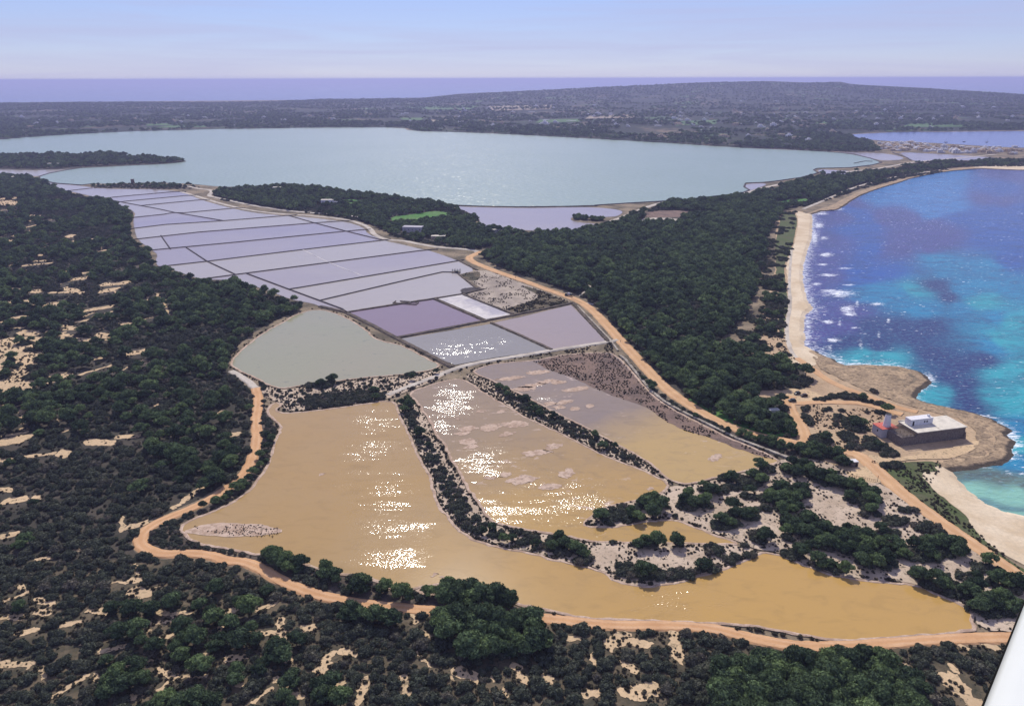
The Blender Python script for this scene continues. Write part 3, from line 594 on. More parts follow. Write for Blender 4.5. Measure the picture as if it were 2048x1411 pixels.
V6 = [(930, 750), (944, 749), (970, 758), (991, 767), (1035, 788), (1073, 808), (1117, 832), (1161, 852), (1205, 876), (1249, 899), (1303, 932), (1328, 957), (1345, 966), (1340, 972), (1322, 955), (1278, 934), (1219, 914), (1161, 884), (1102, 855), (1052, 833), (1014, 810), (970, 785), (944, 766)]
V9 = [(1232, 706), (1262, 728), (1290, 760), (1318, 785), (1345, 805), (1380, 822), (1430, 845), (1480, 866), (1540, 884), (1600, 893), (1650, 902), (1600, 908), (1570, 908), (1527, 896), (1467, 873), (1419, 849), (1358, 819), (1327, 801), (1303, 782), (1281, 755), (1250, 718)]
V10 = [(960, 512), (1000, 490), (1060, 470), (1150, 466), (1200, 456), (1250, 442), (1330, 408), (1420, 402), (1500, 392), (1600, 364), (1640, 355), (1720, 354), (1770, 345), (1800, 347), (1740, 362), (1690, 378), (1640, 398), (1600, 413), (1566, 420), (1550, 440), (1535, 470), (1530, 520), (1518, 560), (1500, 600), (1478, 640), (1455, 668), (1430, 684), (1420, 696), (1480, 708), (1560, 715), (1605, 738), (1620, 765), (1600, 782), (1560, 778), (1520, 782), (1470, 775), (1470, 795), (1560, 800), (1572, 830), (1598, 862), (1590, 878), (1540, 870), (1470, 846), (1420, 824), (1380, 798), (1340, 772), (1310, 742), (1285, 712), (1258, 684), (1230, 652), (1212, 630), (1192, 610), (1160, 590), (1110, 573), (1050, 552), (990, 531)]
V11 = [(428, 380), (500, 375), (560, 372), (640, 377), (700, 387), (760, 392), (820, 400), (870, 407), (903, 414), (920, 420), (935, 426), (948, 434), (955, 441), (945, 453), (1010, 461), (1060, 465), (1000, 488), (950, 500), (880, 492), (800, 477), (760, 457), (720, 442), (660, 432), (580, 423), (500, 411), (440, 400), (425, 390)]
V12 = [(178, 371), (250, 368), (330, 367.5), (385, 371), (400, 376), (360, 379), (250, 377), (190, 376)]
V13 = [(-300, 314), (0, 313), (60, 310), (130, 310), (220, 308), (270, 313), (320, 317), (350, 320), (374, 322.5), (355, 325), (320, 327.5), (250, 330), (160, 334), (100, 338), (0, 336), (-300, 340)]
V14 = [(1640, 340), (1740, 344), (1790, 338), (1830, 327), (1870, 322), (1930, 323), (2048, 318), (2200, 316), (2200, 330), (2048, 333), (1960, 333), (1900, 336), (1850, 345), (1780, 362), (1700, 384), (1650, 400), (1610, 418), (1600, 404), (1660, 380), (1720, 360), (1700, 352), (1640, 349)]
V15 = [(1480, 294), (1600, 300), (1700, 304), (1760, 303), (1740, 285), (1700, 272), (1640, 262), (1500, 270)]
struct_bank = cover('spit', [(-300, 312), (0, 311), (60, 308), (130, 308), (220, 306), (270, 312), (320, 315.5), (350, 318.5), (378, 322.3), (355, 326), (320, 329), (250, 332), (160, 336.5), (100, 340), (0, 338.5), (-300, 343)], 'floor', 'low wooded spit reaching into the pale lagoon', 1.5, 2.0)
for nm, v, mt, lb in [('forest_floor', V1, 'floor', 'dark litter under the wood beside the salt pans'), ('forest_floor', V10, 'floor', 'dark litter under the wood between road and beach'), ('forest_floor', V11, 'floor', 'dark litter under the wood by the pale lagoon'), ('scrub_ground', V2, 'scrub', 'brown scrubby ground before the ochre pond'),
        ('bank', V3, 'bank', 'earth bank between the orange track and the ochre pond'), ('bank', V9, 'bank', 'earth bank beside the orange road'), ('scrub_ground', V14, 'scrub', 'scrubby neck of land between lagoon and sea'), ('bank', V12, 'bank', 'low bank between the lagoon and the pans'), ('bank', V2b, 'bank', 'earth bank along the near edge of the ochre pond'), ('bank', V15, 'floor', 'dark shore between the two lagoons')]:
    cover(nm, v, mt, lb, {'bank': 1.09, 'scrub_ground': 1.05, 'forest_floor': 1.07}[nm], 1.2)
for v, lb in [(V4, 'sandy bank between the grey green pond and the ochre pond'), (V5, 'sandy bank between the ochre pond and the tan pond'), (V6, 'narrow bank between the tan pond and the brown pond')]:
    cover('bank', v, 'salt_sand', lb, 1.3, .6)
cover('dune', [(1166, 1049), (1196, 1020), (1240, 1009), (1293, 999), (1330, 985), (1345, 972), (1380, 972), (1440, 957), (1522, 938), (1575, 915), (1640, 920), (1700, 945), (1760, 965), (1830, 1020), (1900, 1068), (1990, 1130), (2048, 1172), (2200, 1280), (2048, 1268), (1958, 1258), (1946, 1224), (1915, 1202), (1861, 1180), (1834, 1167), (1768, 1162), (1714, 1157), (1660, 1147), (1618, 1131), (1584, 1117), (1554, 1104), (1518, 1100), (1484, 1087), (1466, 1080), (1425, 1066), (1388, 1050), (1354, 1038), (1310, 1038), (1266, 1045), (1225, 1053), (1178, 1053)], 'salt_sand', 'pale sandy dunes with dark bushes beside the coast road', 1.32, .8)
cover('dune', [(1178, 1084), (1242, 1087), (1327, 1088), (1376, 1089), (1454, 1090), (1484, 1092), (1516, 1102), (1508, 1113), (1474, 1125), (1437, 1141), (1389, 1153), (1364, 1160), (1315, 1171), (1276, 1171), (1232, 1161), (1217, 1147), (1183, 1133), (1150, 1118), (1160, 1095)], 'salt_sand', 'sandy tongue between the tan pond and the ochre pond', 1.34, .6)
cover('sandy_ground', [(1566, 424), (1590, 421), (1612, 424), (1606, 500), (1594, 560), (1604, 606), (1594, 650), (1594, 686), (1625, 704), (1671, 729), (1740, 734), (1810, 795), (1850, 808), (1940, 828), (1980, 842), (1990, 870), (1990, 912), (1886, 934), (1840, 944), (1780, 950), (1760, 965), (1700, 948), (1640, 920), (1600, 896), (1612, 880), (1600, 850), (1572, 812), (1545, 795), (1470, 792), (1460, 775), (1540, 780), (1600, 782), (1622, 765), (1605, 736), (1550, 712), (1470, 702), (1420, 694), (1480, 686), (1512, 660), (1530, 610), (1548, 560), (1552, 500), (1552, 450)], 'sand', 'pale sandy ground behind the beach and around the mill', 1.03, 1.5)
cover('sandy_ground', [(1600, 416), (1650, 402), (1700, 384), (1760, 366), (1830, 350), (1900, 340), (1960, 335), (2100, 336), (2100, 330), (1960, 330), (1880, 333), (1800, 346), (1730, 362), (1680, 378), (1620, 402)], 'sand', 'pale sandy strip along the rocky shore towards the village', 1.03, 2.0)
cover('beach', [(1590, 421), (1618, 428), (1619, 443), (1617, 474), (1607, 501), (1599, 529), (1597, 556), (1601, 583), (1607, 603), (1617, 614), (1601, 628), (1597, 649), (1599, 673), (1597, 688), (1621, 702), (1640, 715), (1628, 735), (1600, 738), (1574, 731), (1586, 692), (1574, 673), (1576, 649), (1586, 606), (1578, 575), (1572, 540), (1574, 521), (1586, 497), (1593, 466), (1597, 440)], 'beach', 'long pale sand beach beside the surf', 1.14, 1.0)
cover('beach', [(1841, 945), (1864, 943), (1888, 946), (1898, 962), (1918, 986), (1950, 1010), (1998, 1030), (2048, 1043), (2180, 1075), (2330, 1120), (2330, 1250), (2180, 1196), (2048, 1128), (2000, 1104), (1968, 1081), (1948, 1057), (1928, 1025), (1888, 997), (1857, 969)], 'beach', 'small white sand beach in the sheltered bay', 1.14, .8)
cover('grass_verge', [(1761, 930), (1817, 922), (1880, 922), (1882, 940), (1841, 946), (1857, 970), (1888, 998), (1928, 1026), (1948, 1058), (1976, 1088), (2048, 1140), (2150, 1200), (2150, 1215), (2040, 1145), (1976, 1099), (1896, 1047), (1820, 986), (1775, 948)], 'grass', 'green strip of low plants between coast road and small beach', 1.1, .7)
cover('grass_verge', [(1564, 425), (1588, 424), (1595, 440), (1590, 468), (1583, 498), (1570, 522), (1568, 545), (1572, 580), (1578, 606), (1570, 640), (1568, 672), (1560, 672), (1556, 640), (1560, 600), (1552, 560), (1552, 520), (1550, 490), (1556, 460)], 'grass', 'grey green grass along the back of the long beach', 1.12, 1.0)
cover('grass_verge', [(1363, 792), (1419, 806), (1480, 812), (1570, 813), (1600, 858), (1596, 873), (1539, 872), (1467, 850), (1406, 819)], 'meadow', 'green grass under the bushes at the road fork', 1.13, .8)
cover('meadow', [(777, 434), (837, 427), (870, 421), (906, 427), (887, 437), (837, 445), (810, 448), (790, 446)], 'meadow', 'bright green meadow with small trees in the wood', 1.16, 1.2)
cover('meadow', [(671, 401), (701, 398), (734, 401), (722, 409), (687, 406)], 'meadow', 'small green meadow behind the white farmhouse', 1.16, 1.2)
cover('meadow', [(1560, 402), (1610, 396), (1625, 402), (1580, 410), (1535, 412)], 'meadow', 'green clearing behind the long beach', 1.16, 1.5)
cover('bare_plot', [(1273, 440), (1295, 435), (1354, 436.5), (1374, 444.7), (1315, 445)], 'pale_road', 'pale bare plots beside the straight road', 1.16, .5)
cover('brown_plot', [(1290, 424), (1340, 420), (1430, 424), (1440, 432), (1360, 434), (1285, 436)], 'mud', 'brown fallow plot between the woods', 1.15, 1.0)
cover('mud_flat', [(1067, 723), (1131, 710), (1219, 705), (1250, 731), (1303, 793), (1358, 828), (1467, 882), (1527, 905), (1556, 922), (1500, 907), (1440, 882), (1370, 862), (1330, 842), (1290, 812), (1240, 797), (1190, 777), (1150, 757), (1100, 741)], 'mud', 'brown mud flat with dark tufts at the edge of the drying pond', 1.3, 1.2)
for cx_, cy_, rx, ry, lb in [(468, 1060, 95, 14, 'long crusty islet in the ochre pond'), (890, 1180, 60, 12, 'crusty shallow at the edge of the ochre pond')]:
    cover('salt_islet', [(cx_ + rx * math.cos(t) * (1 + .15 * math.sin(3 * t)), cy_ + ry * math.sin(t)) for t in np.linspace(0, 2 * math.pi, 14)[:-1]], 'crust', lb, 1.36, .9)
ISL = [(982, 855, 18, 8), (938, 858, 16, 5), (925, 867, 14, 5), (1030, 849, 28, 7), (1015, 868, 18, 4), (935, 884, 22, 6), (943, 894, 12, 4), (1075, 906, 30, 5), (1108, 893, 14, 6), (1045, 960, 26, 9), (1133, 947, 14, 9), (1100, 974, 22, 6), (915, 838, 5, 3), (1003, 823, 12, 4), (963, 823, 8, 2), (1010, 950, 16, 4), (985, 955, 18, 3), (870, 1150, 8, 4), (888, 1154, 7, 4), (645, 948, 8, 3),
       (1065, 771, 26, 4), (1050, 778, 18, 5), (1095, 763, 16, 4), (1120, 765, 12, 4), (1152, 779, 22, 5), (1128, 805, 18, 5), (1118, 815, 14, 4), (1150, 818, 9, 4), (1100, 808, 12, 4), (1180, 812, 10, 4), (1075, 745, 20, 4), (1020, 757, 26, 4), (1430, 916, 16, 6), (1300, 977, 10, 3)]
for cx_, cy_, rx, ry in ISL:
    w_ = PP([(cx_ + rx * math.cos(t) * (1 + .3 * math.sin(2 * t + cx_)), cy_ + ry * math.sin(t) - rx * .12 * math.cos(t)) for t in np.linspace(0, 2 * math.pi, 15)[:-1]])
    o = sheet('salt_islet', wob(wob(resample(w_, True, .0015, .4), 1.6, .35), .8, 1.0), 1.33, M['crust']); struct(o, 'flat pale crust islet in the shallow brine'); o['group'] = 'crust islets in the tan and brown ponds'

# rocky headlands with a ragged rim
def headland(name, pts, label, z=1.7):
    w_ = wob(resample(PP(pts), True, .004), .9, .3); n = len(w_); a = np.array(w_); x0, y0 = a.min(0); x1, y1 = a.max(0)
    g = np.array([(x, y) for x in np.arange(x0, x1, 1.7) for y in np.arange(y0, y1, 1.7)]) + rng.uniform(-.6, .6, (len(np.arange(x0, x1, 1.7)) * len(np.arange(y0, y1, 1.7)), 2))
    g = g[inside(w_, g)]; g = g[segdist(w_, g, True) > .8]
    vs = [Vector(p) for p in w_] + [Vector(p) for p in g]
    v, e, f, ov, _, _ = delaunay_2d_cdt(vs, [(i, (i + 1) % n) for i in range(n)], [], 1, .01)
    pts_ = np.array([(q.x, q.y) for q in v]); d = segdist(coastW[::2], pts_); d = np.where(inside(landW, pts_), d, 0)
    V = [(x, y, -.3 + 1.05 * min(1, (dd + .2) / 2.0) + .5 * min(1, dd / 9) + (.45 * noise.noise((x * .22, y * .22, 1)) + .35 * noise.noise((x * .7, y * .7, 4))) * min(1, dd / 2)) for (x, y), dd in zip(pts_, d)]
    o = mesh(name, V, [tuple(q) for q in f], M['rock']); struct(o, label)
headland('rocky_headland', [(1621, 704), (1652, 718), (1671, 729), (1691, 735), (1740, 733), (1796, 736), (1833, 745), (1850, 763), (1828, 779), (1818, 796), (1790, 803), (1740, 785), (1690, 762), (1640, 738)], 'brown rocky headland beyond the sandy path')
headland('rocky_headland', [(1790, 803), (1818, 795), (1849, 807), (1895, 816), (1942, 826), (1981, 840), (2010, 857), (1999, 864), (2009, 873), (2020, 881), (2009, 893), (2012, 906), (2005, 916), (1988, 924), (1933, 932), (1886, 938), (1880, 925), (1905, 916), (1940, 903), (1955, 882), (1948, 858), (1915, 836), (1850, 820)], 'dark rocky point around the mill')
# rocky shelf along the far shore of the bay
for pts, lb in [([(1650, 421), (1672, 419), (1688, 410), (1703, 399), (1722, 389), (1746, 380), (1771, 372), (1795, 365), (1819, 357), (1800, 358), (1760, 369), (1720, 382), (1690, 396), (1660, 412), (1630, 420)], 'rocky shelf north of the long beach'), ([(1819, 357), (1844, 351), (1868, 346), (1905, 341), (1941, 338), (1960, 336), (1930, 334), (1880, 339), (1830, 350)], 'rocky shelf towards the village')]:
    cover('rock_shelf', pts, 'rock', lb, 1.18, 2.0)
cover('beach', [(1940, 335), (1963, 336), (2012, 338.5), (2048, 339.5), (2200, 342), (2200, 332), (2048, 329), (1985, 331), (1955, 333)], 'beach', 'distant strip of pale sand below the village', 1.19, 1.5)

# the land runs out under the water
def cut(i0, i1):
    a = np.array(coastW); f_ = lambda c: int(np.argmin(np.hypot(*(a - np.array(P(*c, 0.4))).T))); return coastW[f_(COAST[i0]):f_(COAST[i1]) + 1]
for i0, i1, mt, lb in ((0, COAST.index((1886, 936)), 'beach', 'wet sand at the waterline of the small bay'), (COAST.index((1886, 936)), COAST.index((1621, 702)), 'rock', 'rock ledge at the waterline of the headlands'), (COAST.index((1621, 702)), COAST.index((1618, 428)), 'beach', 'wet sand at the waterline of the long beach'), (COAST.index((1618, 428)), -1, 'rock', 'rock ledge at the waterline towards the village')):
    struct(ribbon('shore_slope', cut(i0, i1), [(-4.5, 1.0), (-3.0, 1.17), (.4, 1.10), (2.4, .45), (4.5, -.15), (7.0, -.6)], M[mt], .6), lb)
# clearings in the scrub: strokes (x1, y1, x2, y2, thickness) in three enlarged survey crops
A_ = [(530, 125, 770, 60, 18), (570, 160, 720, 200, 30), (440, 200, 700, 195, 15), (900, 130, 1130, 110, 35), (890, 190, 1020, 170, 40), (1010, 190, 1080, 240, 12), (1080, 255, 1210, 245, 15), (400, 310, 560, 290, 40), (610, 360, 700, 300, 22), (750, 360, 990, 320, 35), (850, 400, 970, 375, 30), (740, 410, 820, 380, 20), (120, 415, 230, 415, 25), (0, 460, 90, 462, 15), (1385, 215, 1420, 270, 30), (1420, 270, 1510, 270, 25),
    (1450, 290, 1490, 370, 30), (1300, 240, 1315, 260, 25), (1250, 440, 1380, 410, 20), (1050, 470, 1185, 480, 25), (860, 570, 960, 590, 40), (960, 560, 1150, 510, 18), (860, 530, 940, 510, 15), (650, 460, 780, 440, 20), (520, 490, 640, 500, 15), (570, 520, 720, 515, 25), (550, 560, 560, 640, 35), (530, 570, 630, 580, 20), (660, 610, 830, 620, 30), (870, 630, 990, 605, 12), (410, 540, 475, 540, 15), (120, 515, 220, 510, 15), (180, 550, 330, 560, 45),
    (730, 910, 970, 850, 60), (960, 890, 1050, 890, 25), (1130, 740, 1280, 715, 45), (1280, 730, 1380, 710, 22), (1250, 805, 1370, 825, 30), (1450, 840, 1543, 810, 25), (770, 785, 890, 780, 25), (1100, 870, 1140, 855, 25), (660, 690, 690, 710, 30), (730, 710, 790, 700, 12), (0, 1200, 100, 1190, 20), (110, 1210, 190, 1190, 15), (150, 1250, 220, 1240, 30), (170, 1345, 250, 1290, 30), (490, 1320, 550, 1310, 35), (560, 1400, 620, 1390, 25), (180, 1400, 250, 1405, 20),
    (1370, 1180, 1395, 1190, 30), (690, 1035, 830, 1015, 15), (20, 290, 300, 270, 25), (100, 170, 360, 190, 30), (100, 330, 300, 310, 10)]
B_ = [(0, 450, 200, 480, 50), (0, 560, 80, 550, 40), (160, 400, 210, 405, 25), (20, 410, 50, 420, 20), (150, 610, 280, 590, 15), (20, 700, 220, 660, 22), (350, 620, 500, 625, 15), (500, 700, 660, 670, 30), (310, 770, 430, 740, 45), (380, 800, 430, 805, 18), (170, 550, 230, 550, 12), (80, 615, 110, 620, 30), (340, 510, 380, 500, 20), (365, 680, 400, 685, 20), (830, 870, 900, 875, 40), (930, 620, 970, 625, 20), (890, 935, 940, 935, 15), (490, 990, 590, 995, 22),
    (420, 1010, 460, 1010, 18), (200, 1050, 270, 1040, 15), (300, 1110, 400, 1100, 15), (480, 1060, 550, 1065, 22), (470, 1105, 530, 1110, 15), (420, 1180, 650, 1170, 15), (250, 1240, 650, 1200, 18), (100, 1240, 200, 1210, 20), (30, 1285, 150, 1285, 12), (230, 1290, 310, 1295, 12), (1090, 910, 1170, 905, 15), (1170, 1060, 1310, 1045, 20), (1230, 980, 1250, 1030, 12), (1350, 1040, 1430, 1045, 15), (1360, 1150, 1420, 1150, 20), (1480, 1195, 1530, 1190, 15),
    (1340, 1300, 1620, 1255, 35), (1640, 1250, 1790, 1225, 25), (1470, 1340, 1530, 1310, 30), (900, 1400, 1070, 1390, 35), (990, 1330, 1100, 1320, 25), (760, 1300, 840, 1315, 12), (450, 890, 540, 890, 12), (260, 865, 350, 855, 25), (150, 870, 200, 870, 15), (0, 885, 110, 860, 12), (80, 930, 180, 930, 20), (670, 425, 710, 422, 12)]
C_ = [(1080, 240, 1160, 250, 40), (1090, 330, 1200, 360, 80), (1200, 330, 1330, 285, 22), (930, 265, 1060, 265, 20), (170, 290, 230, 340, 45), (50, 410, 200, 360, 25), (300, 400, 420, 440, 50), (300, 500, 400, 520, 55), (0, 540, 180, 550, 50), (140, 690, 300, 650, 50), (530, 600, 650, 590, 50), (740, 490, 870, 520, 40), (1310, 510, 1430, 530, 40), (1440, 510, 1560, 510, 30), (1230, 600, 1380, 590, 35), (1080, 710, 1240, 650, 15), (1310, 720, 1420, 690, 40),
    (830, 830, 1020, 790, 45), (1850, 510, 1920, 490, 60), (1800, 640, 1850, 680, 50), (1610, 640, 1690, 650, 30), (1600, 890, 1700, 870, 70), (1850, 890, 2000, 880, 60), (1300, 980, 1440, 1040, 50), (1320, 1130, 1400, 1080, 60), (1440, 1040, 1680, 1035, 22), (0, 930, 260, 940, 60), (340, 970, 370, 1030, 50), (440, 1190, 700, 1040, 55), (760, 1040, 860, 1050, 50), (1040, 1200, 1150, 1200, 50), (1040, 940, 1260, 900, 35), (650, 780, 750, 750, 12), (1110, 120, 1140, 190, 25),
    (1400, 1200, 1450, 1210, 30), (1930, 1120, 1990, 1110, 30), (1950, 650, 2040, 655, 30)]
D_ = [(1100, 1000, 1180, 970, 25), (1190, 1050, 1210, 1120, 40), (1110, 1100, 1170, 1100, 25), (1220, 1170, 1240, 1210, 40), (1370, 1260, 1420, 1190, 45), (1180, 1300, 1220, 1330, 30), (1090, 1390, 1150, 1340, 25), (1250, 1360, 1300, 1370, 20), (1290, 1080, 1340, 1075, 25), (800, 520, 850, 490, 35), (745, 560, 790, 540, 30), (520, 610, 525, 660, 20), (545, 650, 620, 630, 25), (370, 285, 480, 290, 25), (500, 265, 590, 260, 18), (0, 290, 110, 270, 40), (10, 260, 110, 245, 12), (260, 330, 290, 340, 30),
    (100, 350, 230, 335, 15), (0, 360, 60, 365, 20), (0, 490, 60, 490, 22), (20, 540, 100, 530, 30), (150, 520, 170, 525, 22), (0, 690, 60, 680, 25), (930, 170, 945, 160, 30), (980, 255, 1020, 250, 20), (150, 790, 220, 780, 15), (320, 745, 360, 745, 12), (90, 150, 105, 200, 20), (280, 235, 295, 230, 25), (380, 1005, 440, 1010, 25)]
E_ = [(80, 1250, 140, 1190, 45), (250, 1390, 280, 1310, 45), (150, 1330, 185, 1310, 25), (180, 1180, 240, 1190, 30), (440, 1300, 460, 1340, 45), (480, 1010, 500, 1050, 25), (280, 980, 310, 1020, 25), (500, 1190, 560, 1240, 20), (670, 1260, 740, 1290, 50), (920, 1250, 960, 1300, 45), (1040, 1280, 1070, 1300, 40), (530, 1100, 560, 1120, 20), (670, 1110, 690, 1140, 15), (1330, 1150, 1380, 1120, 60), (1410, 1140, 1480, 1150, 35), (1600, 1120, 1620, 1200, 60), (1380, 1230, 1430, 1260, 35),
    (1390, 1360, 1510, 1340, 60), (1220, 1360, 1270, 1350, 40), (1150, 1130, 1190, 1120, 25), (1250, 1190, 1270, 1240, 12), (640, 1290, 660, 1310, 20), (820, 1290, 830, 1310, 15), (10, 1080, 60, 1080, 30), (870, 1340, 880, 1370, 20)]
F_ = [(800, 1050, 860, 1150, 70), (1170, 1070, 1250, 1150, 80), (1440, 1130, 1520, 1200, 80), (1520, 1180, 1680, 1320, 150), (1490, 1040, 1540, 1080, 40), (1560, 890, 1640, 930, 40), (1750, 900, 1850, 920, 40), (0, 810, 140, 870, 36)]
STROKES = []
for L_, (ox, oy, s) in ((A_, (0, 540, 4.409)), (B_, (0, 330, 6.133)), (C_, (0, 1100, 4.096)), (D_, (0, 750, 2.134)), (E_, (600, 750, 2.135)), (F_, (1500, 1050, 3.737))):
    STROKES += [(ox + a / s, oy + b / s, ox + c / s, oy + d / s, t / s) for a, b, c, d, t in L_]
DUNE0 = Z(0, 540, 4.409)([(-400, 600), (0, 600), (390, 580), (460, 622), (330, 660), (430, 735), (310, 790), (345, 825), (250, 870), (250, 905), (430, 920), (530, 890), (650, 905), (640, 945), (440, 1000), (260, 1050), (270, 1095), (210, 1115), (0, 1090), (-400, 1080)])
cover('dune', DUNE0, 'dune', 'open sand dune with rounded dark bushes at the edge of the wood', 1.13, 1.5)
for i, (x1, y1, x2, y2, t) in enumerate(STROKES):
    a, b = P(x1, y1), P(x2, y2); yc = (y1 + y2) / 2
    hx = abs(P(x1, yc)[0] - P(x1 + t, yc)[0]) * .5; hy = abs(P(x1, yc - t / 2)[1] - P(x1, yc + t / 2)[1]) * .5      # half thickness across and along the view
    ring = []
    for s in np.linspace(0, 2 * math.pi, 19)[:-1]:
        e = b if math.cos(s) > 0 else a; ring.append((e[0] + math.cos(s) * max(hx, .8) , e[1] + math.sin(s) * max(hy, .8)))
    dx = b[0] - a[0]; dy = b[1] - a[1]
    if abs(dx) < abs(dy):
        ring = []
        for s in np.linspace(0, 2 * math.pi, 19)[:-1]:
            e = (b if math.sin(s) * dy > 0 else a); ring.append((e[0] + math.cos(s) * max(hx, .8), e[1] + math.sin(s) * max(hy, .8)))
    elif dx < 0: ring = [((a if math.cos(s) > 0 else b)[0] + math.cos(s) * max(hx, .8), (a if math.cos(s) > 0 else b)[1] + math.sin(s) * max(hy, .8)) for s in np.linspace(0, 2 * math.pi, 19)[:-1]]
    o = sheet('clearing', wob(wob(resample(ring, True, .002, .5), max(1.0, min(hx, hy) * .8), .28), .7, .9), 1.16 + (i % 5) * .008, M['dune'])
    if o: struct(o, 'small sandy clearing in the dark scrub'); o['group'] = 'sandy clearings in the scrub'

# ------------------------------------------------------------------ roads and tracks
ROADS = []
def road(pts, w_, mat, label, name='dirt_track', z=1.38, jit=.5, sm=2):
    ln = resample(chaikin(PP(pts), False, sm), False, .004, 1.2, 12); ROADS.append((np.array(ln[::2]), w_))
    o = ribbon(name, ln, [(-w_ / 2 - .8, 1.0), (-w_ / 2, z), (-w_ * .25, z + .04), (0, z + .02), (w_ * .25, z + .04), (w_ / 2, z), (w_ / 2 + .8, 1.0)], mat, jit); struct(o, label); return ln
road([(962, 503), (950, 509), (937, 514), (941, 521), (955, 528), (989, 541.7), (1049, 562), (1112, 585), (1151, 598), (1178, 614), (1198, 633), (1219, 656), (1244, 684), (1270, 712), (1293, 738), (1322, 767), (1346, 789), (1378, 809), (1419, 835), (1467, 856), (1515, 871), (1546, 877), (1585, 885), (1621, 892), (1652, 897), (1688, 903), (1716, 909), (1732, 920), (1749, 935), (1767, 953), (1817, 997), (1876, 1041), (1956, 1096), (2048, 1160), (2200, 1262)], 7.2, M['dirt'], 'orange dirt road from the salt pans past the mill to the small bay')
road([(1607, 886), (1609, 875), (1608, 863), (1601, 850), (1588, 831), (1580, 816), (1579, 804), (1582, 792)], 5.6, M['dirt'], 'orange branch track to the sandy car park', z=1.41)
road([(1582, 806), (1600, 806.5), (1639, 804.5), (1677, 804.5), (1722, 806), (1754, 815), (1786, 824), (1805, 829)], 4.6, M['dirt'], 'orange track from the car park to the mill', z=1.42)
road([(1594, 716), (1626, 738), (1650, 757), (1679, 772), (1738, 793), (1796, 815), (1835, 824)], 4.2, M['dirt'], 'sandy coast path behind the rocky headland', z=1.37)
road([(1583, 500), (1578, 560), (1581, 610), (1572, 660), (1580, 700), (1596, 718)], 2.0, M['pale_road'], 'thin footpath along the back of the beach', 'footpath', 1.22)
road([(511, 776), (518, 801), (511, 839), (515, 872), (508, 909), (492, 947), (450, 980), (403, 1008), (347, 1031), (300, 1052), (276, 1078), (290, 1099), (328, 1109), (375, 1105), (431, 1112), (450, 1122), (487, 1122), (530, 1140), (552, 1156), (600, 1178), (642, 1192), (731, 1209), (834, 1219), (923, 1226), (1030, 1233), (1124, 1240), (1209, 1251), (1349, 1250), (1396, 1254), (1439, 1259), (1499, 1276), (1594, 1294), (1697, 1292), (1777, 1285), (1896, 1277), (2048, 1274), (2300, 1268)], 4.6, M['red_dirt'], 'reddish track winding round the ochre pond')
road([(462, 742), (478, 750), (495, 761), (511, 776)], 3.6, M['pale_road'], 'pale gravel end of the track beside the grey green pond', z=1.4)
road([(775, 790), (828, 769), (865, 756), (904, 739), (932, 730), (985, 720), (1049, 710), (1112, 699), (1176, 690), (1219, 683), (1235, 680)], 3.8, M['pale_road'], 'pale causeway between the glittering pans and the brown pond', 'causeway', 1.5)
road([(343, 367.6), (369, 371), (395, 377), (424, 380), (423, 386), (416, 391), (427, 394), (455, 400), (496, 409), (537, 416), (575, 421.5), (619, 425.6), (668, 427.5), (690, 430.5), (728, 434), (775, 443), (794, 447.5)], 5.5, M['pale_road'], 'pale road along the wooded side of the lilac pans', 'gravel_road')
road([(360, 383), (400, 394), (440, 407), (500, 421), (560, 428), (632, 432), (695, 439), (728, 449), (742, 458), (748, 470), (775, 480), (807, 481), (843, 489), (878, 494.5), (915, 497), (950, 500), (958, 506)], 5.0, M['pale_road'], 'pale service road at the edge of the lilac pans', 'gravel_road', 1.36)
road([(1144, 461), (1193, 452), (1242, 436), (1290, 415), (1332, 402.5), (1400, 399.5), (1481, 389), (1526, 376), (1587, 362), (1649, 350), (1700, 343), (1758, 337), (1790, 331), (1826, 324), (1900, 318), (1990, 309)], 7.0, M['pale_road'], 'straight pale road between the lagoon and the coastal wood', 'gravel_road', 1.4)
road([(1606, 418), (1650, 400), (1696, 379), (1730, 368), (1769, 358.5), (1830, 347), (1900, 337)], 4.0, M['pale_road'], 'pale coast track towards the village', z=1.35)
road([(1170, 605), (1195, 610), (1212, 606)], 2.2, M['pale_road'], 'short pale spur off the orange road', 'footpath', 1.3)
road([(1160, 592), (1172, 582), (1180, 572), (1176, 564)], 1.8, M['pale_road'], 'pale footpath up into the wood', 'footpath', 1.3)
cover('scrub_patch', [(1060, 574), (1133, 602), (1144, 606), (1090, 616), (1030, 626), (1010, 618), (1070, 600), (1078, 590), (1040, 572)], 'scrub', 'dark scrubby corner of the dry flat beside the orange road', 1.24, 1.0)
cover('scrub_patch', [(917, 549), (953, 542), (962, 546), (958, 560), (942, 563), (930, 558)], 'scrub', 'dark grey corner of the dry flat by the pump frame', 1.24, .8)
cover('stone_heap', [(919, 579), (955, 574), (968, 580), (925, 588)], 'stone_dike', 'dark stone heap at the corner of the last lilac pan', 1.6, .5)
cover('car_park', [(1560, 782), (1590, 776), (1625, 782), (1650, 796), (1640, 804), (1600, 808), (1578, 810), (1568, 800)], 'dune', 'sandy car park at the edge of the wood', 1.33, .6)
cover('forecourt', [(1725, 908), (1790, 917), (1840, 908), (1900, 897), (1950, 880), (1962, 886), (1940, 905), (1895, 919), (1850, 917), (1800, 922), (1766, 930), (1752, 945), (1768, 965), (1740, 968), (1700, 955), (1690, 945), (1712, 935), (1735, 935)], 'dune', 'sandy forecourt of the mill', 1.34, .6)

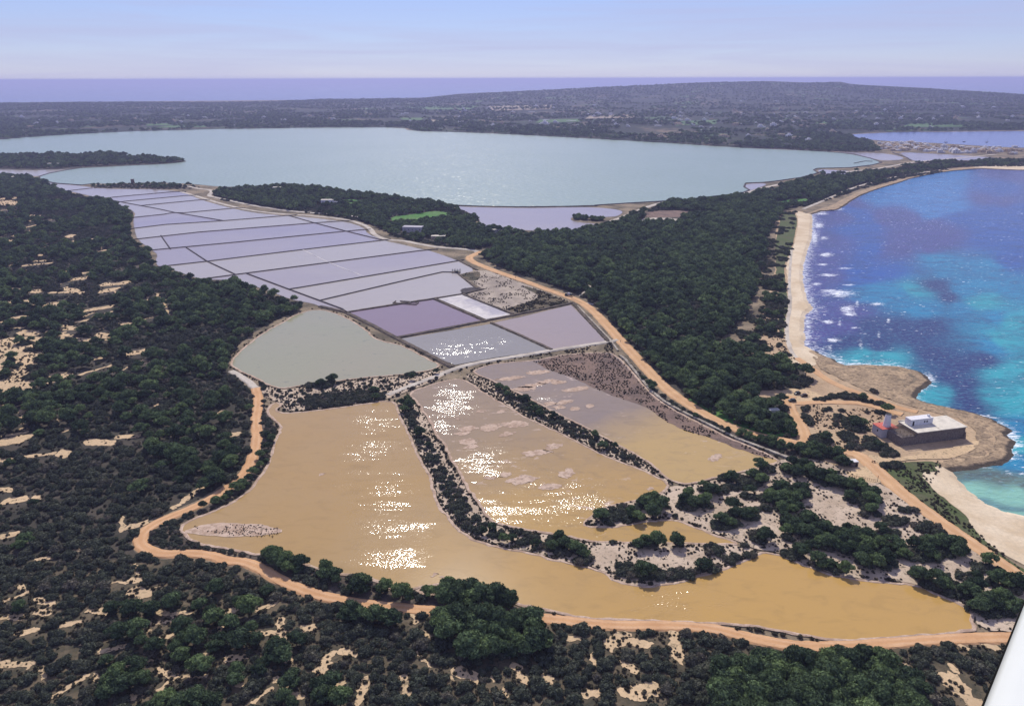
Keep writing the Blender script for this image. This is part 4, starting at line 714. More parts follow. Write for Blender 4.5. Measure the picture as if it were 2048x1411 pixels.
# pale crusty waterline of the ponds
for w_, lb in ((wJ, 'large ochre pond'), (wH, 'tan pond'), (wF, 'grey green pond'), (wG, 'brown pond')):
    ln = w_[::2]; o = ribbon('salt_rim', ln, [(-.8, 1.27), (-.4, 1.38), (.3, 1.40), (.7, 1.28)], M['crust'], .35, True); struct(o, 'pale salt crust along the edge of the ' + lb)
# ------------------------------------------------------------------ buildings
M['whitewash'] = plain('whitewash', lin(222, 220, 222), .85, .2, .12, .8)
M['stonewall'] = plain('grey_stone_wall', lin(124, 114, 108), .95, .1, .5, 1.2, .08)
M['terrace'] = plain('pale_roof_slab', lin(216, 208, 192), .9, .2, .2, .35)
M['redroof'] = plain('red_roof_tiles', lin(196, 104, 90), .85, .2, .25, 1.0)
M['dark'] = plain('dark_opening', lin(34, 32, 34), .6, .3, .2)
M['timber'] = plain('weathered_timber', lin(132, 116, 98), .9, .2, .3)
M['housegrey'] = plain('grey_plaster', lin(178, 174, 180), .9, .2, .15, .5)
M['tanwall'] = plain('tan_plaster', lin(196, 176, 150), .9, .2, .15, .5)
M['steel'] = plain('painted_steel', lin(60, 66, 62), .5, .4, .15)
M['carglass'] = plain('car_glass', lin(24, 28, 32), .12, .5, .1)
M['tyre'] = plain('tyre_rubber', lin(22, 22, 22), .9, .2, .1)
def v2(a): return np.array(a, float)
ZR = LAND + 5.7 * 1.22
FL, FR_ = v2(P(1835.5, 864.5, ZR)), v2(P(1933, 852.7, ZR)); U = (FR_ - FL) / np.linalg.norm(FR_ - FL); ANG = math.atan2(U[1], U[0]); W_ = float(np.linalg.norm(FR_ - FL)); DP = 14.6
def loc(px, py, z, base=FL):
    d = v2(P(px, py, z)) - base; return float(d @ U), float(d @ np.array([-U[1], U[0]]))
T = thing('terrace_house', 'low grey stone house with wide pale roof terrace on the rocky point', 'house', (FL[0], FL[1], LAND), ANG)
EX = -9.5; T.scale = (1, 1, 1.22)
box('wall', 0, W_, 0, DP, 0, 5.45, M['stonewall'], T, top=(.15, .15))
box('courtyard_wall', EX, .1, -.1, DP - 2, 0, 4.0, M['stonewall'], T, top=(.2, .2))
ro = box('roof', -.25, W_ * .47, -.3, DP + .25, 5.45, 5.72, M['terrace'], T)
box('roof', W_ * .47 + .02, W_ + .3, -.45, DP + .4, 5.50, 5.85, M['terrace'], T)
box('parapet', -.25, W_ * .47, DP - .1, DP + .25, 5.72, 6.15, M['terrace'], T)
a, b = loc(1823, 851, ZR), loc(1865.5, 847, ZR)
ux0, ux1, uy = a[0] - 1, b[0], (a[1] + b[1]) / 2
up = box('upper_house', ux0, ux1, uy, uy + 4.4, 5.72, 8.5, M['whitewash'], T)
box('roof_ledge', ux0 - .12, ux1 + .12, uy - .12, uy + 4.52, 8.5, 8.66, M['whitewash'], up)
for k in (.60, .71): box('window', ux0 + (ux1 - ux0) * k, ux0 + (ux1 - ux0) * k + .7, uy - .06, uy + .05, 6.7, 7.6, M['dark'], up)
box('door', ux0 + 1.2, ux0 + 2.2, uy - .06, uy + .05, 5.73, 7.8, M['dark'], up)
box('chimney', ux1 - 2.0, ux1 - .9, uy + 1.6, uy + 2.6, 8.66, 9.5, M['whitewash'], up)
for i in range(9):
    y = .4 + i * 1.3; box('beam', EX + 1.0, .3, y, y + .22, 5.0, 5.22, M['timber'], T)
for i in range(4):
    for y in (.6, 5.5, 10.6): box('post', EX + 1.2 + i * 2.4, EX + 1.42 + i * 2.4, y, y + .22, 4.0, 5.0, M['timber'], T)
for i in range(7):
    box('step', -.2 - i * .45, .2 - i * .45, 11.0 - .1, 13.4, 4.0, 5.4 - i * .2, M['stonewall'], T)
box('buttress', W_ - 1.0, W_ + .5, -.7, .3, 0, 3.2, M['stonewall'], T, top=(.3, .3))
# the mill with its stump of a tower
ZM = LAND + 4.4 * 1.18
ML, MR, MB = v2(P(1765, 858.6, ZM)), v2(P(1797, 855, ZM)), v2(P(1749, 846, ZM)); UM = (MR - ML) / np.linalg.norm(MR - ML); AM = math.atan2(UM[1], UM[0])
mw = float(np.linalg.norm(MR - ML)); md = float(abs((MB - ML) @ np.array([-UM[1], UM[0]]))); md = min(max(md, 7.0), 13.0)
T2 = thing('windmill', 'white windmill stump on a red roofed block beside the terrace house', 'windmill', (ML[0], ML[1], LAND), AM)
T2.scale = (1, 1, 1.18)
wl = box('wall', 0, mw, 0, md, 0, 4.3, M['housegrey'], T2, top=(.1, .1))
box('roof', -.15, mw + .15, -.15, md + .15, 4.3, 4.5, M['redroof'], T2)
def cone(name, r0, r1, z0, z1, mat, parent, cx=0, cy=0, n=28, cap=True):
    V, Fc = [], []
    for i in range(n):
        t = 2 * math.pi * i / n; V += [(cx + r0 * math.cos(t), cy + r0 * math.sin(t), z0), (cx + r1 * math.cos(t), cy + r1 * math.sin(t), z1)]
    for i in range(n): a, b = 2 * i, 2 * ((i + 1) % n); Fc.append((a, b, b + 1, a + 1))
    if cap: Fc.append(tuple(range(1, 2 * n, 2)))
    o = mesh(name, V, Fc, mat, parent)
    return o
d = v2(P(1773.2, 851.5, ZM)) - ML; tx, ty = float(d @ UM), float(d @ np.array([-UM[1], UM[0]]))
tw = cone('tower', 2.05, 1.4, 4.5, 10.4, M['whitewash'], T2, tx, ty)
cone('tower_rim', 1.46, 1.46, 10.4, 10.65, M['stonewall'], tw, tx, ty, cap=False); cone('tower_opening', 1.3, 1.2, 10.41, 10.5, M['dark'], tw, tx, ty)
pts = [(math.cos(t) * 1.1, math.sin(t) * 1.1 + 1.6) for t in np.linspace(0, math.pi, 9)] + [(-1.1, 0), (1.1, 0)]
mesh('arch', [(mw * .5 + x, -.03, z) for x, z in pts] + [(mw * .5 + x, .2, z) for x, z in pts], [tuple(range(11))[::-1]] + [(i, (i + 1) % 11, 11 + (i + 1) % 11, 11 + i) for i in range(11)], M['dark'], T2)
box('window', -.05, .1, md * .4, md * .4 + .8, 2.2, 3.1, M['dark'], T2)
# small stone shed by the fork
p = P(1702, 934); T3 = thing('stone_shed', 'small dark stone shed with white parapet beside the road fork', 'shed', (p[0], p[1], LAND), R(8))
box('wall', 0, 3.7, 0, 3.0, 0, 2.7, M['stonewall'], T3); box('parapet', -.1, 3.8, -.1, 3.1, 2.7, 2.95, M['whitewash'], T3); box('door', 2.2, 3.1, -.05, .06, 0.02, 2.0, M['dark'], T3)
# white building glimpsed among the bushes
p = P(1536, 828); T4 = thing('hut', 'small white roofed hut among the bushes at the road fork', 'hut', (p[0], p[1], LAND), R(10))
box('wall', 0, 7, 0, 3.2, 0, 2.2, M['housegrey'], T4); box('roof', -.2, 7.2, -.2, 3.4, 2.2, 2.4, M['whitewash'], T4)
def house(label, px, py, w_, dp, h, rz, mat='whitewash', roof='terrace', wins=4, cat='house', annex=None, name='farmhouse'):
    p = P(px, py); t = thing(name, label, cat, (p[0], p[1], LAND), rz)
    box('wall', 0, w_, 0, dp, 0, h, M[mat], t); box('roof', -.2, w_ + .2, -.2, dp + .2, h, h + .35, M[roof], t)
    for i in range(wins):
        x = w_ * (i + .6) / (wins + .2); box('window', x, x + 1.1, -.06, .1, h * .5, h * .5 + 1.3, M['dark'], t)
    if annex: box('annex', *annex, M[mat], t)
    return t
house('white farmhouse in the wood behind the lilac pans', 642, 408, 19, 9, 6.0, R(3), annex=(19.05, 26, 1, 8, 0, 3.5))
house('long pale grey warehouse in the wood above the lilac pans', 805, 465, 25, 11, 7.0, R(-9), 'housegrey', 'housegrey', 5, 'warehouse', name='warehouse')
house('low farm building with pale flat roof in the wood', 862, 478, 17, 8, 3.4, R(-4), 'tanwall', 'terrace', 3)
house('pale house hidden in trees at the orange bend', 985, 466, 10, 8, 4.0, R(10), 'housegrey')
house('small white house among trees near the lilac pond', 944, 476, 9, 7, 3.6, R(5))
house('white cabin at the top of the lagoon wood', 545, 379, 14, 7, 3.5, R(2))
house('white house on the near end of the wooded spit', 95, 331, 24, 9, 4.5, R(2))
house('pale house in the middle of the wooded spit', 195, 329, 26, 9, 4.5, R(2), 'tanwall')
house('pale shed beside the masts at the curved dike', 12, 358, 26, 10, 4.0, R(1), 'tanwall')
p = P(262, 367); t = thing('stone_tower', 'square grey stone tower on the bank before the lagoon', 'tower', (p[0], p[1], LAND), R(4))
box('wall', 0, 5.2, 0, 5, 0, 7.2, M['stonewall'], t, top=(.2, .2)); box('parapet', -.05, 5.25, -.05, 5.05, 7.2, 7.8, M['stonewall'], t); box('door', 2, 3.1, -.05, .3, 0.02, 2.2, M['dark'], t)
# pump jetty in the last lilac pan
p = P(903, 546); t = thing('pump_jetty', 'dark timber pump frame at the corner of the last lilac pan', 'jetty', (p[0], p[1], 1.25), R(-6))
box('deck', 0, 9, 0, 3.2, .5, .75, M['timber'], t)
for i in range(4):
    for y in (.1, 2.9): box('post', .5 + i * 2.6, .75 + i * 2.6, y, y + .22, 0.01, 3.6 + .5 * (i % 2), M['steel'], t)
for z in (1.6, 2.6): box('rail', .4, 8.9, .12, .26, z, z + .15, M['steel'], t); box('rail', .4, 8.9, 2.95, 3.09, z, z + .15, M['steel'], t)
box('pump_box', 4.6, 6.8, .8, 2.4, .75, 2.0, M['steel'], t)
# sluice ruin
p = P(785, 607); t = thing('stone_enclosure', 'ruined low stone enclosure in the corner of a lilac pan', 'ruin', (p[0], p[1], 1.2), R(-14))
for x0, x1, y0, y1 in ((0, 22, 0, .8), (0, .8, .82, 7), (21, 21.8, .82, 7), (4, 20, 7.02, 7.8), (7, 7.8, .82, 7), (14, 14.8, .82, 7)): box('wall', x0, x1, y0, y1, 0, .9, M['stonewall'], t, top=(.1, .1))
# ------------------------------------------------------------------ vehicles, furniture
def car_mesh(t, L_, w_, h, paint, van=False):
    prof = [(0, .35), (0, .85), (L_ * .22, .98), (L_ * .36, h), (L_ * .82, h), (L_ * .98, 1.0), (L_, .8), (L_, .35)] if not van else [(0, .35), (0, 1.1), (L_ * .08, 1.25), (L_ * .2, h), (L_, h), (L_, .35)]
    V, n = [], len(prof)
    for k, (x, z) in enumerate(prof): ins = .16 if z > 1.05 else 0; V += [(x, ins, z), (x, w_ - ins, z)]
    Fc = [(2 * i, 2 * ((i + 1) % n), 2 * ((i + 1) % n) + 1, 2 * i + 1) for i in range(n)] + [tuple(range(0, 2 * n, 2))[::-1], tuple(range(1, 2 * n, 2))]
    mesh('body', V, Fc, paint, t)
    for x in (L_ * .2, L_ * .79):
        for y in (-.03, w_ - .2):
            m_ = []; Fw = []
            for i in range(12): a = 2 * math.pi * i / 12; m_ += [(x + .34 * math.cos(a), y, .34 + .34 * math.sin(a)), (x + .34 * math.cos(a), y + .23, .34 + .34 * math.sin(a))]
            for i in range(12): Fw.append((2 * i, 2 * ((i + 1) % 12), 2 * ((i + 1) % 12) + 1, 2 * i + 1))
            Fw += [tuple(range(0, 24, 2)), tuple(range(1, 24, 2))[::-1]]; mesh('wheel', m_, Fw, M['tyre'], t)
    s = .02
    for y0 in (.155 - s, w_ - .155):
        x0, x1 = (L_ * .36, L_ * .82) if not van else (L_ * .2, L_ * .5)
        mesh('side_window', [(x0, y0, 1.08), (x1 + .2, y0, 1.08), (x1 - .1, y0, h - .1), (x0 + .12, y0, h - .1), (x0, y0 + s, 1.08), (x1 + .2, y0 + s, 1.08), (x1 - .1, y0 + s, h - .1), (x0 + .12, y0 + s, h - .1)], [(0, 1, 2, 3), (7, 6, 5, 4), (0, 4, 5, 1), (1, 5, 6, 2), (2, 6, 7, 3), (3, 7, 4, 0)], M['carglass'], t)
    a, b = ((L_ * .24, 1.02), (L_ * .35, h - .06)) if not van else ((L_ * .09, 1.35), (L_ * .19, h - .12))
    mesh('windscreen', [(a[0] - .03, .22, a[1]), (a[0] - .03, w_ - .22, a[1]), (b[0] - .03, w_ - .25, b[1]), (b[0] - .03, .25, b[1])], [(0, 1, 2, 3)], M['carglass'], t)
    for y in (.12, w_ - .42): box('headlight', -.03, .02, y, y + .3, .6, .78, M['whitewash'], t)
CARS = [(1591, 791, R(25), 4.3, 1.8, 1.75, lin(40, 40, 36), 'dark off road car parked alone in the middle of the sandy car park'), (1603, 795, R(12), 4.4, 1.8, 1.7, lin(52, 36, 30), 'dark brown car parked nearest the bushes on the sandy car park'), (1578, 805, R(4), 4.6, 1.85, 1.8, lin(48, 60, 62), 'dark grey car parked where the branch track meets the car park')]
for i, (x, y, rz, L_, w_, h, c, lb) in enumerate(CARS):
    p = P(x, y); t = thing('parked_car', lb, 'car', (p[0], p[1], 1.36 if i < 2 else 1.45), rz, 'cars on the sandy car park'); car_mesh(t, L_, w_, h, plain('car_paint', c, .3, .5, .05))
p = P(1129, 592); t = thing('truck', 'dark green canvas sided truck halfway along the orange road', 'truck', (p[0], p[1], 1.42), R(-28))
cab = car_mesh(t, 2.4, 2.2, 2.3, M['steel'], True)
box('load_bed', 2.5, 7.2, 0, 2.2, .9, 1.2, M['steel'], t); box('canvas_cover', 2.5, 5.0, .02, 2.18, 1.2, 2.9, M['housegrey'], t, top=(.1, .15)); box('rear_cover', 5.2, 7.2, .02, 2.18, 1.2, 2.6, M['steel'], t, top=(.1, .15)); box('chassis', 2.3, 7.1, .5, 1.7, .5, .9, M['tyre'], t)
# scooter at the fork
p = P(1744, 925); t = thing('scooter', 'dark scooter standing at the fork before the mill', 'scooter', (p[0], p[1], 1.42), R(-15))
for x in (0, 1.25):
    m_ = []; Fw = []
    for i in range(12): a = 2 * math.pi * i / 12; m_ += [(x + .28 * math.cos(a), -.07, .28 + .28 * math.sin(a)), (x + .28 * math.cos(a), .07, .28 + .28 * math.sin(a))]
    for i in range(12): Fw.append((2 * i, 2 * ((i + 1) % 12), 2 * ((i + 1) % 12) + 1, 2 * i + 1))
    Fw += [tuple(range(0, 24, 2)), tuple(range(1, 24, 2))[::-1]]; mesh('wheel', m_, Fw, M['tyre'], t)
red = plain('dark_red_paint', lin(74, 34, 30), .4, .5, .1)
box('body', .5, 1.5, -.18, .18, .35, .78, red, t, .05); box('footboard', .05, .55, -.17, .17, .3, .42, red, t, .03); box('front_shield', -.08, .1, -.2, .2, .35, 1.0, red, t, .03); box('seat', .55, 1.4, -.15, .15, .78, .88, M['tyre'], t, .03); box('handlebar', -.05, .05, -.32, .32, 1.0, 1.06, M['steel'], t)
# bins
for i, (x, y, w_) in enumerate(((1673, 948, 1.9), (1686, 947, 1.2))):
    p = P(x, y); t = thing('waste_bin', ('wide dark waste container beside the bushes at the fork', 'narrow dark waste container near the shed')[i], 'bin', (p[0], p[1], 1.35), R(5))
    box('body', 0, w_, 0, .9, .1, 1.25, M['steel'], t, .04); box('lid', -.04, w_ + .04, -.04, .94, 1.26, 1.36, M['tyre'], t)
    for x_ in (.1, w_ - .25): box('foot', x_, x_ + .15, .1, .8, 0, .1, M['tyre'], t)
# fences
def fence(label, a, b, n, h, zb, rails=2):
    A, B = P(*a), P(*b); L_ = math.hypot(B[0] - A[0], B[1] - A[1]); t = thing('post_fence', label, 'fence', (A[0], A[1], zb), math.atan2(B[1] - A[1], B[0] - A[0]))
    for i in range(n + 1): box('post', i * L_ / n, i * L_ / n + .14, -.07, .07, 0, h * (1 + .06 * math.sin(i * 2.3)), M['timber'], t)
    for k in range(rails): box('rail', 0, L_, .08, .14, h * (.45 + .4 * k), h * (.45 + .4 * k) + .1, M['timber'], t)
fence('timber rail fence across the forecourt by the coast road', (1700, 954), (1751, 964), 12, 1.3, 1.35)
fence('low timber post fence along the middle of the orange road', (1076, 571), (1127, 588), 20, 1.0, 1.42, 1)
fence('low timber post fence beyond the truck on the orange road', (1142, 598), (1162, 607), 8, 1.0, 1.42, 1)
p = P(1752, 963); t = thing('gate_post', 'tall thin post at the end of the forecourt fence', 'post', (p[0] + .5, p[1] - .3, 1.35)); box('pole', -.09, .09, -.09, .09, 0, 3.2, M['timber'], t); box('base', -.2, .2, -.2, .2, 0, .12, M['stonewall'], t)
p = P(1688, 905); t = thing('road_sign', 'small red and white sign post beside the road before the fork', 'sign', (p[0], p[1], 1.4)); box('pole', -.05, .05, -.05, .05, 0, 2.4, M['steel'], t); box('panel', -.4, .4, -.08, -.05, 1.5, 2.3, M['redroof'], t)
# canal wall along the drying pond
ln = resample(PP([(1240, 712), (1250, 719), (1281, 757.6), (1303, 784), (1327, 803), (1358, 821), (1419, 851), (1467, 875), (1527, 898), (1574, 916)]), False, .004, 1.5)
tag(ribbon('canal_wall', ln, [(-.9, 1.0), (-.9, 2.0), (.9, 2.0), (.9, 1.0)], M['palebank'], .15), 'pale stone canal wall between the mud flat and the orange road', 'wall')
ln = resample(PP([(1155, 612), (1185, 643), (1222, 682), (1236, 702)]), False, .004, 1.5)
tag(ribbon('canal_wall', ln, [(-.7, 1.0), (-.7, 1.7), (.7, 1.7), (.7, 1.0)], M['palebank'], .15), 'pale stone canal edge between the pinkish pan and the orange road', 'wall')
# boats on the blue lagoon
for i, (x, y, L_, c) in enumerate([(1888, 285, 11, 'tyre'), (1925, 284, 10, 'steel'), (1971, 285, 11, 'tyre')]):
    p = P(x, y); t = thing('moored_boat', ('dark sailing boat moored closest to the white village', 'grey motor boat moored between two dark boats', 'dark sailing boat with mast moored off the reed shore')[i], 'boat', (p[0], p[1], 1.2), R(10 * i), 'boats on the blue lagoon')
    V = []; st = [(0, .2), (.15, 1.2), (.5, 1.6), (.85, 1.3), (1, .05)]
    for s, w_ in st: V += [(s * L_, -w_, 1.3), (s * L_, 0, .0), (s * L_, w_, 1.3)]
    Fc = []
    for k in range(4): a = 3 * k; Fc += [(a, a + 3, a + 4, a + 1), (a + 1, a + 4, a + 5, a + 2), (a, a + 2, a + 5, a + 3)]
    mesh('hull', V, Fc, M[c], t); box('cabin', L_ * .3, L_ * .65, -.9, .9, 1.3, 2.3, M['whitewash'], t, top=(.3, .2))
    if i != 1: box('mast', L_ * .5, L_ * .5 + .25, -.12, .12, 1.3, 12, M['steel'], t)
# ------------------------------------------------------------------ village and scattered houses
def house_variant(seed, mats):
    r = random.Random(seed); bm = bmesh.new()
    def blk(x0, x1, y0, y1, z1, mi):
        vs = [bm.verts.new(c) for c in ((x0, y0, 0), (x1, y0, 0), (x1, y1, 0), (x0, y1, 0), (x0, y0, z1), (x1, y0, z1), (x1, y1, z1), (x0, y1, z1))]
        for f in ((4, 5, 6, 7), (0, 1, 5, 4), (1, 2, 6, 5), (2, 3, 7, 6), (3, 0, 4, 7)): bm.faces.new([vs[i] for i in f]).material_index = mi
    w_, d_, h = r.uniform(9, 16), r.uniform(7, 10), r.choice([3.4, 6.2, 6.4])
    blk(0, w_, 0, d_, h, 0); blk(w_ + .02, w_ + r.uniform(3, 7), 1, d_ - 1, r.choice([3.2, 3.4]), 0); blk(w_ * .3, w_ * .7, 2, d_ - 1, h + (2.6 if seed % 2 else .5), 0)
    for z in ([1.0] if h < 5 else [1.0, 4.0]):
        for i in range(3):
            x = w_ * (i + .5) / 3.2; vs = [bm.verts.new(c) for c in ((x, -.08, z), (x + 1.2, -.08, z), (x + 1.2, -.08, z + 1.4), (x, -.08, z + 1.4))]; bm.faces.new(vs).material_index = 1
    me = bpy.data.meshes.new('house'); bm.to_mesh(me); bm.free()
    for m_ in mats: me.materials.append(m_)
    return me
HM = [house_variant(s, [M['whitewash'] if s % 3 else M['tanwall'], M['dark']]) for s in range(8)]
def put_house(px, py, label, group, onhill, s=1.0):
    if onhill:
        h = hit(px, py)
        if h is None or h.z < LAND + .5: return
        x, y, z = h.x, h.y, h.z - .8
    else: x, y = P(px, py); z = LAND
    o = bpy.data.objects.new('house', random.choice(HM)); link(o); o.location = (x, y, z); o.rotation_euler = (0, 0, random.uniform(-.5, .5)); o.scale = (s, s, s); tag(o, label, 'house', group)
for i in range(70):
    put_house(random.uniform(1752, 1850), random.uniform(287, 302), 'white house in the dense part of the village by the blue lagoon', 'white village houses', False, random.uniform(.8, 1.25))
for i in range(55):
    x = random.uniform(1850, 2060); put_house(x, random.uniform(293, 306) + (x - 1850) * .02, 'pale house in the loose end of the village by the blue lagoon', 'houses at the loose end of the village', False, random.uniform(.8, 1.3))
for i in range(230):
    x = random.uniform(900, 2040) if random.random() < .8 else random.uniform(20, 900)
    yl = np.interp(x, *zip(*SKY_)) + 24; yh = np.interp(x, *zip(*D0)) - 3
    zn = 'behind the blue lagoon' if x > 1690 else 'in the fields below the far hill' if x > 900 else 'in the low fields across the pale lagoon'
    put_house(x, random.triangular(yl, yh, yl * .45 + yh * .55), 'small white house scattered ' + zn, 'far houses ' + zn, True, random.uniform(1.0, 1.7))
# ------------------------------------------------------------------ plants
def foliage(name, stops, trans=.22):
    k = N(name); oi = k.n('ShaderNodeObjectInfo'); ge = k.n('ShaderNodeNewGeometry')
    rp = k.n('ShaderNodeValToRGB'); cr_ = rp.color_ramp
    while len(cr_.elements) < len(stops): cr_.elements.new(.5)
    for e, (p_, c) in zip(cr_.elements, stops): e.position = p_; e.color = c
    k.l(oi.outputs['Random'], rp.inputs[0])
    br = k.rng(ge.outputs['Random Per Island'], 0, 1, .45, 1.65)
    mv = k.n('ShaderNodeVectorMath', operation='SCALE'); k.l(rp.outputs[0], mv.inputs[0]); k.l(br, mv.inputs['Scale'])
    d = k.n('ShaderNodeBsdfDiffuse'); t = k.n('ShaderNodeBsdfTranslucent'); m_ = k.n('ShaderNodeMixShader'); m_.inputs[0].default_value = trans
    k.l(mv.outputs[0], d.inputs[0]); k.l(mv.outputs[0], t.inputs[0]); k.l(d.outputs[0], m_.inputs[1]); k.l(t.outputs[0], m_.inputs[2]); k.l(m_.outputs[0], k.o.inputs['Surface'])
    return k.m
M['pine'] = foliage('pine_foliage', [(0, (.050, .074, .046, 1)), (.35, (.078, .112, .062, 1)), (.7, (.106, .152, .076, 1)), (1, (.150, .205, .088, 1))], .3)
M['juniper'] = foliage('juniper_foliage', [(0, (.066, .074, .060, 1)), (.45, (.082, .094, .070, 1)), (.8, (.104, .112, .082, 1)), (1, (.150, .134, .108, 1))], .2)
M['tuft'] = foliage('tuft_foliage', [(0, (.050, .046, .034, 1)), (.5, (.066, .062, .042, 1)), (1, (.090, .080, .058, 1))], .1)
M['bark'] = plain('grey_bark', (.10, .08, .065, 1), .95, .1, .3)
def ico(n=1):
    bm = bmesh.new(); bmesh.ops.create_icosphere(bm, subdivisions=n, radius=1.0); v = np.array([a.co[:] for a in bm.verts]); f = np.array([[q.index for q in a.verts] for a in bm.faces]); bm.free(); return v, f
ICO = ico(1); ICO2 = ico(2)
def crown(name, seed, lobes, nleaf, leaf, mat, core=.78, fine=False):
    """foliage: a rough core in every lobe and many loose leaf sprays around it"""
    r = np.random.default_rng(seed); V, Fc = [], []; b = 0
    cv_, cf_ = ICO2 if fine else ICO
    for c, s in lobes:
        v = cv_ * s * core * (1 + r.uniform(-.16, .16, (len(cv_), 1))) + c; v[:, 2] = np.maximum(v[:, 2], .05)
        V.append(v); Fc.append(cf_ + b); b += len(v)
    wt = np.array([s[0] * s[1] + s[0] * s[2] for _, s in lobes]); wt /= wt.sum(); li = r.choice(len(lobes), nleaf, p=wt)
    C0 = np.array([c for c, _ in lobes])[li]; S0 = np.array([s for _, s in lobes])[li]
    d = r.normal(size=(nleaf, 3)); d[:, 2] = np.abs(d[:, 2]) * 1.0 - .25; d /= np.linalg.norm(d, axis=1)[:, None]
    p_ = C0 + d * S0 * r.uniform(.78, 1.12, (nleaf, 1)); p_[:, 2] = np.maximum(p_[:, 2], .12)
    nrm = d + r.normal(size=(nleaf, 3)) * .6; nrm /= np.linalg.norm(nrm, axis=1)[:, None]
    a = np.cross(nrm, r.normal(size=(nleaf, 3))); a /= np.linalg.norm(a, axis=1)[:, None]; bb = np.cross(nrm, a)
    sz = leaf * r.uniform(.55, 1.3, (nleaf, 1))
    q = np.stack([p_ - a * sz, p_ - bb * sz * .45 + nrm * sz * .12, p_ + a * sz, p_ + bb * sz * .45 - nrm * sz * .1], 1).reshape(-1, 3)
    q[:, 2] = np.maximum(q[:, 2], .03)
    V = np.concatenate(V + [q]); tri = np.concatenate(Fc); quads = np.arange(nleaf * 4).reshape(-1, 4) + b
    me = bpy.data.meshes.new(name); me.from_pydata(V.tolist(), [], tri.tolist() + quads.tolist()); me.materials.append(mat); me.update(); return me
def pine_lobes(seed):
    r = np.random.default_rng(seed + 900); L_ = [(np.array([0, 0, 3.9]), np.array([1.7, 1.7, 1.2]))]
    n = r.integers(6, 9)
    for i in range(n):
        t = 2 * math.pi * i / n + r.uniform(-.4, .4); q = r.uniform(1.3, 2.4); s = r.uniform(.95, 1.5)
        L_.append((np.array([q * math.cos(t), q * math.sin(t), r.uniform(2.3, 3.6)]), np.array([s, s, s * r.uniform(.6, .85)])))
    return L_
def shrub_lobes(seed):
    r = np.random.default_rng(seed + 300); L_ = [(np.array([0, 0, .9]), np.array([1.3, 1.3, 1.0]))]
    n = r.integers(5, 8)
    for i in range(n):
        t = 2 * math.pi * i / n + r.uniform(-.5, .5); q = r.uniform(.9, 1.6); s = r.uniform(.6, 1.05)
        L_.append((np.array([q * math.cos(t), q * math.sin(t), r.uniform(.4, .8)]), np.array([s, s, s * r.uniform(.7, 1.0)])))
    return L_
NV = 6
PINE = [crown('crown', s, pine_lobes(s), 900, .42, M['pine'], fine=True) for s in range(NV)]
JUNI = [crown('foliage', s + 50, shrub_lobes(s), 620, .30, M['juniper'], fine=True) for s in range(NV)]
PINE_M = [crown('crown_mid', s + 10, pine_lobes(s + 10), 420, .62, M['pine']) for s in range(4)]
JUNI_M = [crown('foliage_mid', s + 60, shrub_lobes(s + 10), 300, .44, M['juniper']) for s in range(4)]
TUFT = [crown('tuft', s + 70, [(np.array([0, 0, .18]), np.array([.42, .42, .28]))], 46, .2, M['tuft'], .8) for s in range(3)]
TRUNK = []
for s in range(3):
    r = random.Random(s); V, Fc = [], []; n = 7
    path = [(0, 0, -.2, .22), (.08, .05, .9, .18), (r.uniform(-.2, .2), .1, 1.9, .15), (r.uniform(-.3, .3), -.1, 3.2, .09)]
    for x, y, z, q in path: V += [(x + q * math.cos(2 * math.pi * i / n), y + q * math.sin(2 * math.pi * i / n), z) for i in range(n)]
    for k in range(3): Fc += [(k * n + i, k * n + (i + 1) % n, (k + 1) * n + (i + 1) % n, (k + 1) * n + i) for i in range(n)]
    for lb in range(4):
        t = r.uniform(0, 6.28); b = len(V); a0 = Vector((0, .05, 1.5 + .3 * lb)); a1 = a0 + Vector((1.5 * math.cos(t), 1.5 * math.sin(t), 1.1))
        for c, q in ((a0, .09), (a1, .04)): V += [(c.x + q * math.cos(2.1 * i), c.y + q * math.sin(2.1 * i), c.z) for i in range(3)]
        Fc += [(b + i, b + (i + 1) % 3, b + 3 + (i + 1) % 3, b + 3 + i) for i in range(3)]
    me = bpy.data.meshes.new('trunk'); me.from_pydata(V, [], Fc); me.materials.append(M['bark']); TRUNK.append(me)

